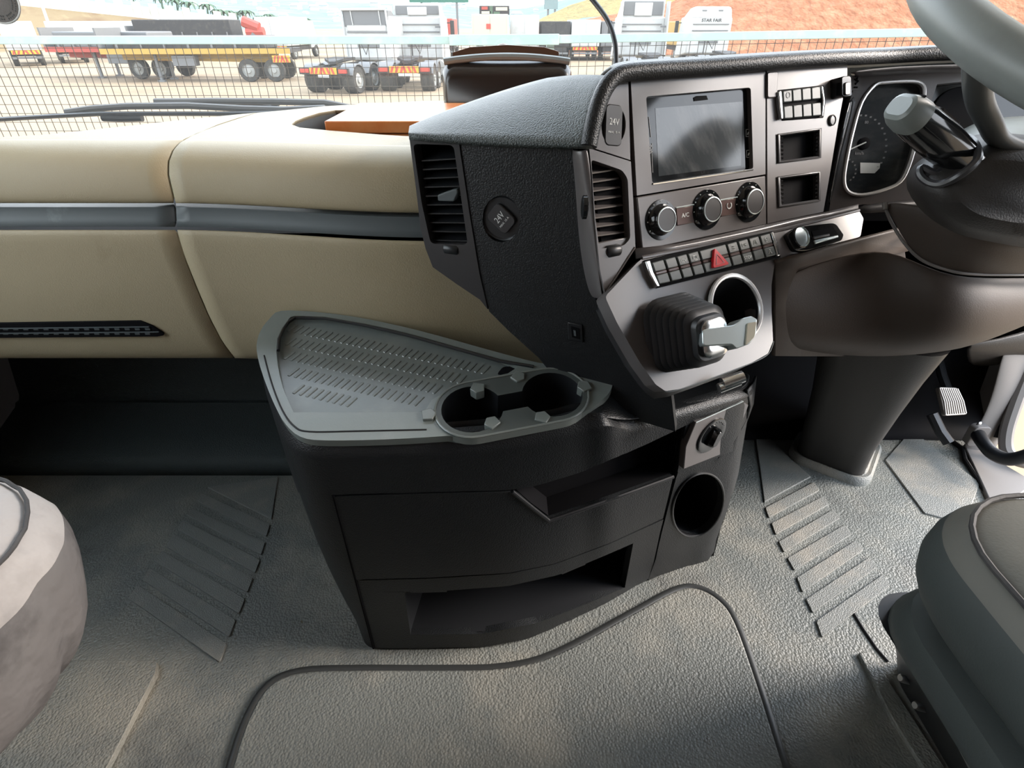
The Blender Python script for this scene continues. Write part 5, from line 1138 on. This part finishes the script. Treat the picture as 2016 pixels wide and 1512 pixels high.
trailer('dark flat trailer with yellow side rail left of the striped tractors', gpos(420, 158), 9.0, radians(4), 'trailer_yellow', (.55, 'truck_black'))
trailer('flat trailer with red rail and landing legs behind the mesh', gpos(262, 152), 7.0, radians(-5), 'trailer_red', (.7, 'truck_grey'))
trailer('long trailer carrying dark sheeted load in the second row', gpos(395, 116), 9.5, radians(0), 'trailer_red', (1.3, 'truck_black'))
trailer('trailer with pale load parked under the palm trees', gpos(250, 110), 11, radians(0), 'truck_grey', (1.2, 'truck_white'))
# red loading arm and white cab roof above the rail
ca = thing('loader_arm', 'red loader arm sticking up beside the white cab left of the deflector', 'crane', gpos(490, 112))
b_ = [onY(478, 42, 46), onY(510, 55, 46)]; MB().tube(b_, .35, 8).build('upper_arm', 'trailer_red', ca); MB().tube([onY(486, 63, 46), onY(520, 63, 46)], .3, 8).build('lower_arm', 'trailer_red', ca); MB().tube([onY(500, 64, 46), V((onY(500, 64, 46).x, 46, GZ))], .3, 8).build('column', 'truck_grey', ca)
wt = box_truck('white tapered lorry cab in front of the palm trees', gpos(545, 118), 2.4, 2.9, 'truck_white', radians(-6))

# ---- left bank with boundary wall
def bank(name, label, rows, mat, cat, sub=0):
    o = grid(name, rows, mat, None, sub=sub, solid=0); tag(o, label, cat); return o
nb_ = 14
bb = []
for f in (0, .5, 1):
    r = []
    for k in range(nb_+1):
        t = k/nb_; px = lerp(-350, 470, t); top = onY(px, 10+max(-400, px-30)*45/440, lerp(62, 92, t)); bot = V((top.x*.93, top.y*.90, GZ)); r.append(bot.lerp(top, f)+V((0, 0, random.uniform(-.1, .1) if 0 < f < 1 else 0)))
    bb.append(r)
bank('earth_bank', 'sloping brown earth bank on the left below the white wall', bb, 'brown_bank', 'bank', 0)
bw = thing('boundary_wall', 'long white panelled boundary wall on top of the earth bank', 'wall', bb[2][5])
topl = bb[2]
for i in range(nb_*3):
    a = poly_at(topl, i/(nb_*3)); b = poly_at(topl, (i+1)/(nb_*3)-.0006); h = 1.7 if i % 2 else 1.25; o_ = V((0, .12, 0))
    MB().hexa([a-V((0, 0, .3)), b-V((0, 0, .3)), b+o_-V((0, 0, .3)), a+o_-V((0, 0, .3))], [a+V((0, 0, h)), b+V((0, 0, h)), b+o_+V((0, 0, h)), a+o_+V((0, 0, h))]).build('wall_panel', 'wall_white', bw, smooth=0)
dl_ = [(82, 8, 103, 68, 60), (305, 28, 316, 52, 75)]
for i, (a, b, c, d, Y) in enumerate(dl_): tag(MB().tube([onY(a, b, Y), onY(c, d, Y-6)], .13, 6).build('drain_channel', 'wall_white'), ['pale concrete drain running down the bank at far left', 'thin pale drain in the middle of the earth bank', 'short pale drain at the low end of the bank'][i], 'drain', 'bank drains')
# palms
def palm(px, py, Y, h, k):
    base = onY(px, py, Y); t = thing('palm_tree', 'small dark palm tree standing behind the white boundary wall', 'palm', base-V((0, 0, h)), 'palms behind the wall')
    MB().tube([base-V((0, 0, h)), base-V((.1, 0, h*.3)), base], [.16, .13, .10], 6).build('trunk', 'palm', t)
    m = MB()
    for q in range(9):
        a = 2*pi*q/9+k; d = V((cos(a), sin(a)*.6, 0)); s_ = h*.62
        p = [base, base+d*s_*.45+V((0, 0, s_*.35)), base+d*s_*.85+V((0, 0, s_*.15)), base+d*s_+V((0, 0, -s_*.25))]
        m.tube(p, [.10, .22, .18, .02], 5, flat=.3)
    m.build('fronds', 'palm', t)
for k, (px, py, Y) in enumerate([(318, 2, 88), (348, 8, 90), (372, 13, 90), (408, 16, 92), (430, 26, 92), (448, 30, 93), (468, 30, 95), (484, 29, 95), (512, 38, 98), (530, 34, 100), (542, 38, 100), (566, 46, 104), (590, 42, 104), (602, 42, 106), (200, -14, 98), (262, -4, 98)]): palm(px, py, Y, random.uniform(1.6, 2.4), k)
# ---- hills and houses far away
hl = [(-300, -60), (150, -40), (330, -12), (520, -4), (620, 2), (680, 6), (720, 5), (800, 9), (860, 3), (930, 14), (1000, 22), (1060, 12), (1150, -10), (1400, -60), (2300, -60)]
rows = []
for Y, dy in ((300, 62), (420, 34), (560, 14), (700, 0)):
    r = []
    for k in range(40):
        px = lerp(-300, 2300, k/39); r.append(onY(px, yx(hl, px)+dy*lerp(1, .75, min(1, max(0, (px-600)/600))), Y))
    rows.append(r)
rows.insert(0, [V((p.x, 295, GZ)) for p in rows[0]])
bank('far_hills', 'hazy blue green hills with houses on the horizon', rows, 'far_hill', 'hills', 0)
hm = MB().box((-2.6, -2, 0), (2.6, 2, 2.2)).add([(-2.9, -2.3, 2.2), (2.9, -2.3, 2.2), (2.9, 2.3, 2.2), (-2.9, 2.3, 2.2), (-2.2, 0, 3.4), (2.2, 0, 3.4)], [(0, 1, 5, 4), (1, 2, 5), (2, 3, 4, 5), (3, 0, 4), (0, 3, 2, 1)])
hmo = hm.build('house', 'house', None, smooth=0); hmd = hmo.data; bpy.data.objects.remove(hmo)
hb = BVHTree.FromPolygons([p for r in rows for p in r], [(r*40+c, r*40+c+1, (r+1)*40+c+1, (r+1)*40+c) for r in range(len(rows)-1) for c in range(39)])
cnt = 0
while cnt < 60:
    px, py = random.uniform(330, 1060), random.uniform(0, 50)
    h = hb.ray_cast(CAM, ray(px, py).normalized())
    if h[0] is None or py < yx(hl, px)+5: continue
    o = bpy.data.objects.new('house', hmd); COL.objects.link(o); o.location = h[0]-V((0, 0, .6)); o.rotation_euler = (0, 0, random.uniform(-.5, .5)); sc0 = h[0].y/520*random.uniform(.7, 1.5); o.scale = (sc0, sc0, sc0)
    tag(o, 'tiny pale house scattered on the hazy far hillside', 'house', 'houses on the far hills'); cnt += 1
# ---- red bank and dry grass slope on the right
def wob(p, a): return p+V((random.uniform(-a, a), random.uniform(-a, a), random.uniform(-a, a)*.4))
rows = [[], [], [], []]
for k in range(30):
    px = lerp(1010, 2500, k/29); top = yx([(1010, 62), (1060, 50), (1130, 42), (1240, 22), (1350, -5), (1420, -60), (1600, -150), (2500, -250)], px)
    A = onY(px, 66, 60); A.z = GZ; Bp = onY(px, top, 74); rows[0].append(A)
    for j, f in ((1, .33), (2, .66), (3, 1)): rows[j].append(wob(A.lerp(Bp, f), .25))
bank('red_bank', 'bare red earth embankment filling the view on the right', rows, 'red_earth', 'embankment')
rows = [[], [], []]
for k in range(16):
    px = lerp(1040, 1460, k/15); lo_ = yx([(1040, 56), (1060, 47), (1130, 41), (1240, 24), (1350, 4), (1460, -20)], px); hi_ = yx([(1040, 52), (1075, 28), (1130, 8), (1240, -30), (1460, -120)], px)
    for j, f in ((0, 0), (1, .5), (2, 1)): rows[j].append(wob(onY(px, lerp(lo_, hi_, f), lerp(75, 88, f)), .3))
bank('grass_slope', 'dry yellow grass slope above the red earth', rows, 'dry_grass', 'slope')
# ---- billboards
def board(label, L, Y, mat, post, extra=()):
    t = thing('billboard', label, 'billboard', V((onY((L[0]+L[2])/2, 60, Y).x, Y, GZ)), 'billboards'); a = onY(L[0], L[3], Y); b = onY(L[2], L[1], Y)
    MB().box((a.x, Y, a.z), (b.x, Y+.3, b.z)).build('panel', mat, t, smooth=0)
    for f in post: x = lerp(a.x, b.x, f); MB().box((x-.2, Y+.1, GZ), (x+.2, Y+.3, a.z)).build('post', 'truck_grey', t, smooth=0)
    for (x0, y0, x1, y1, m_) in extra:
        p = onY(x0, y1, Y-.1); q = onY(x1, y0, Y-.1); MB().box((p.x, Y-.12, p.z), (q.x, Y, q.z)).build('printed_area', m_, t, smooth=0)
board('wide billboard with coloured advert on the horizon', (944, 11, 1003, 29), 150, 'sign_dark', (.5,), ((948, 13, 960, 19, 'trailer_red'), (976, 14, 999, 21, 'cream'), (948, 22, 966, 27, 'cream'), (964, 12, 970, 27, 'palm'), (972, 23, 984, 28, 'palm')))
board('dark green sign high behind the hollow deflector tractor', (806, -30, 921, 5), 120, 'sign_green', (.2, .8))
board('plain grey billboard left of the black cable', (1071, -30, 1100, 18), 130, 'far_hill', (.3, .8))
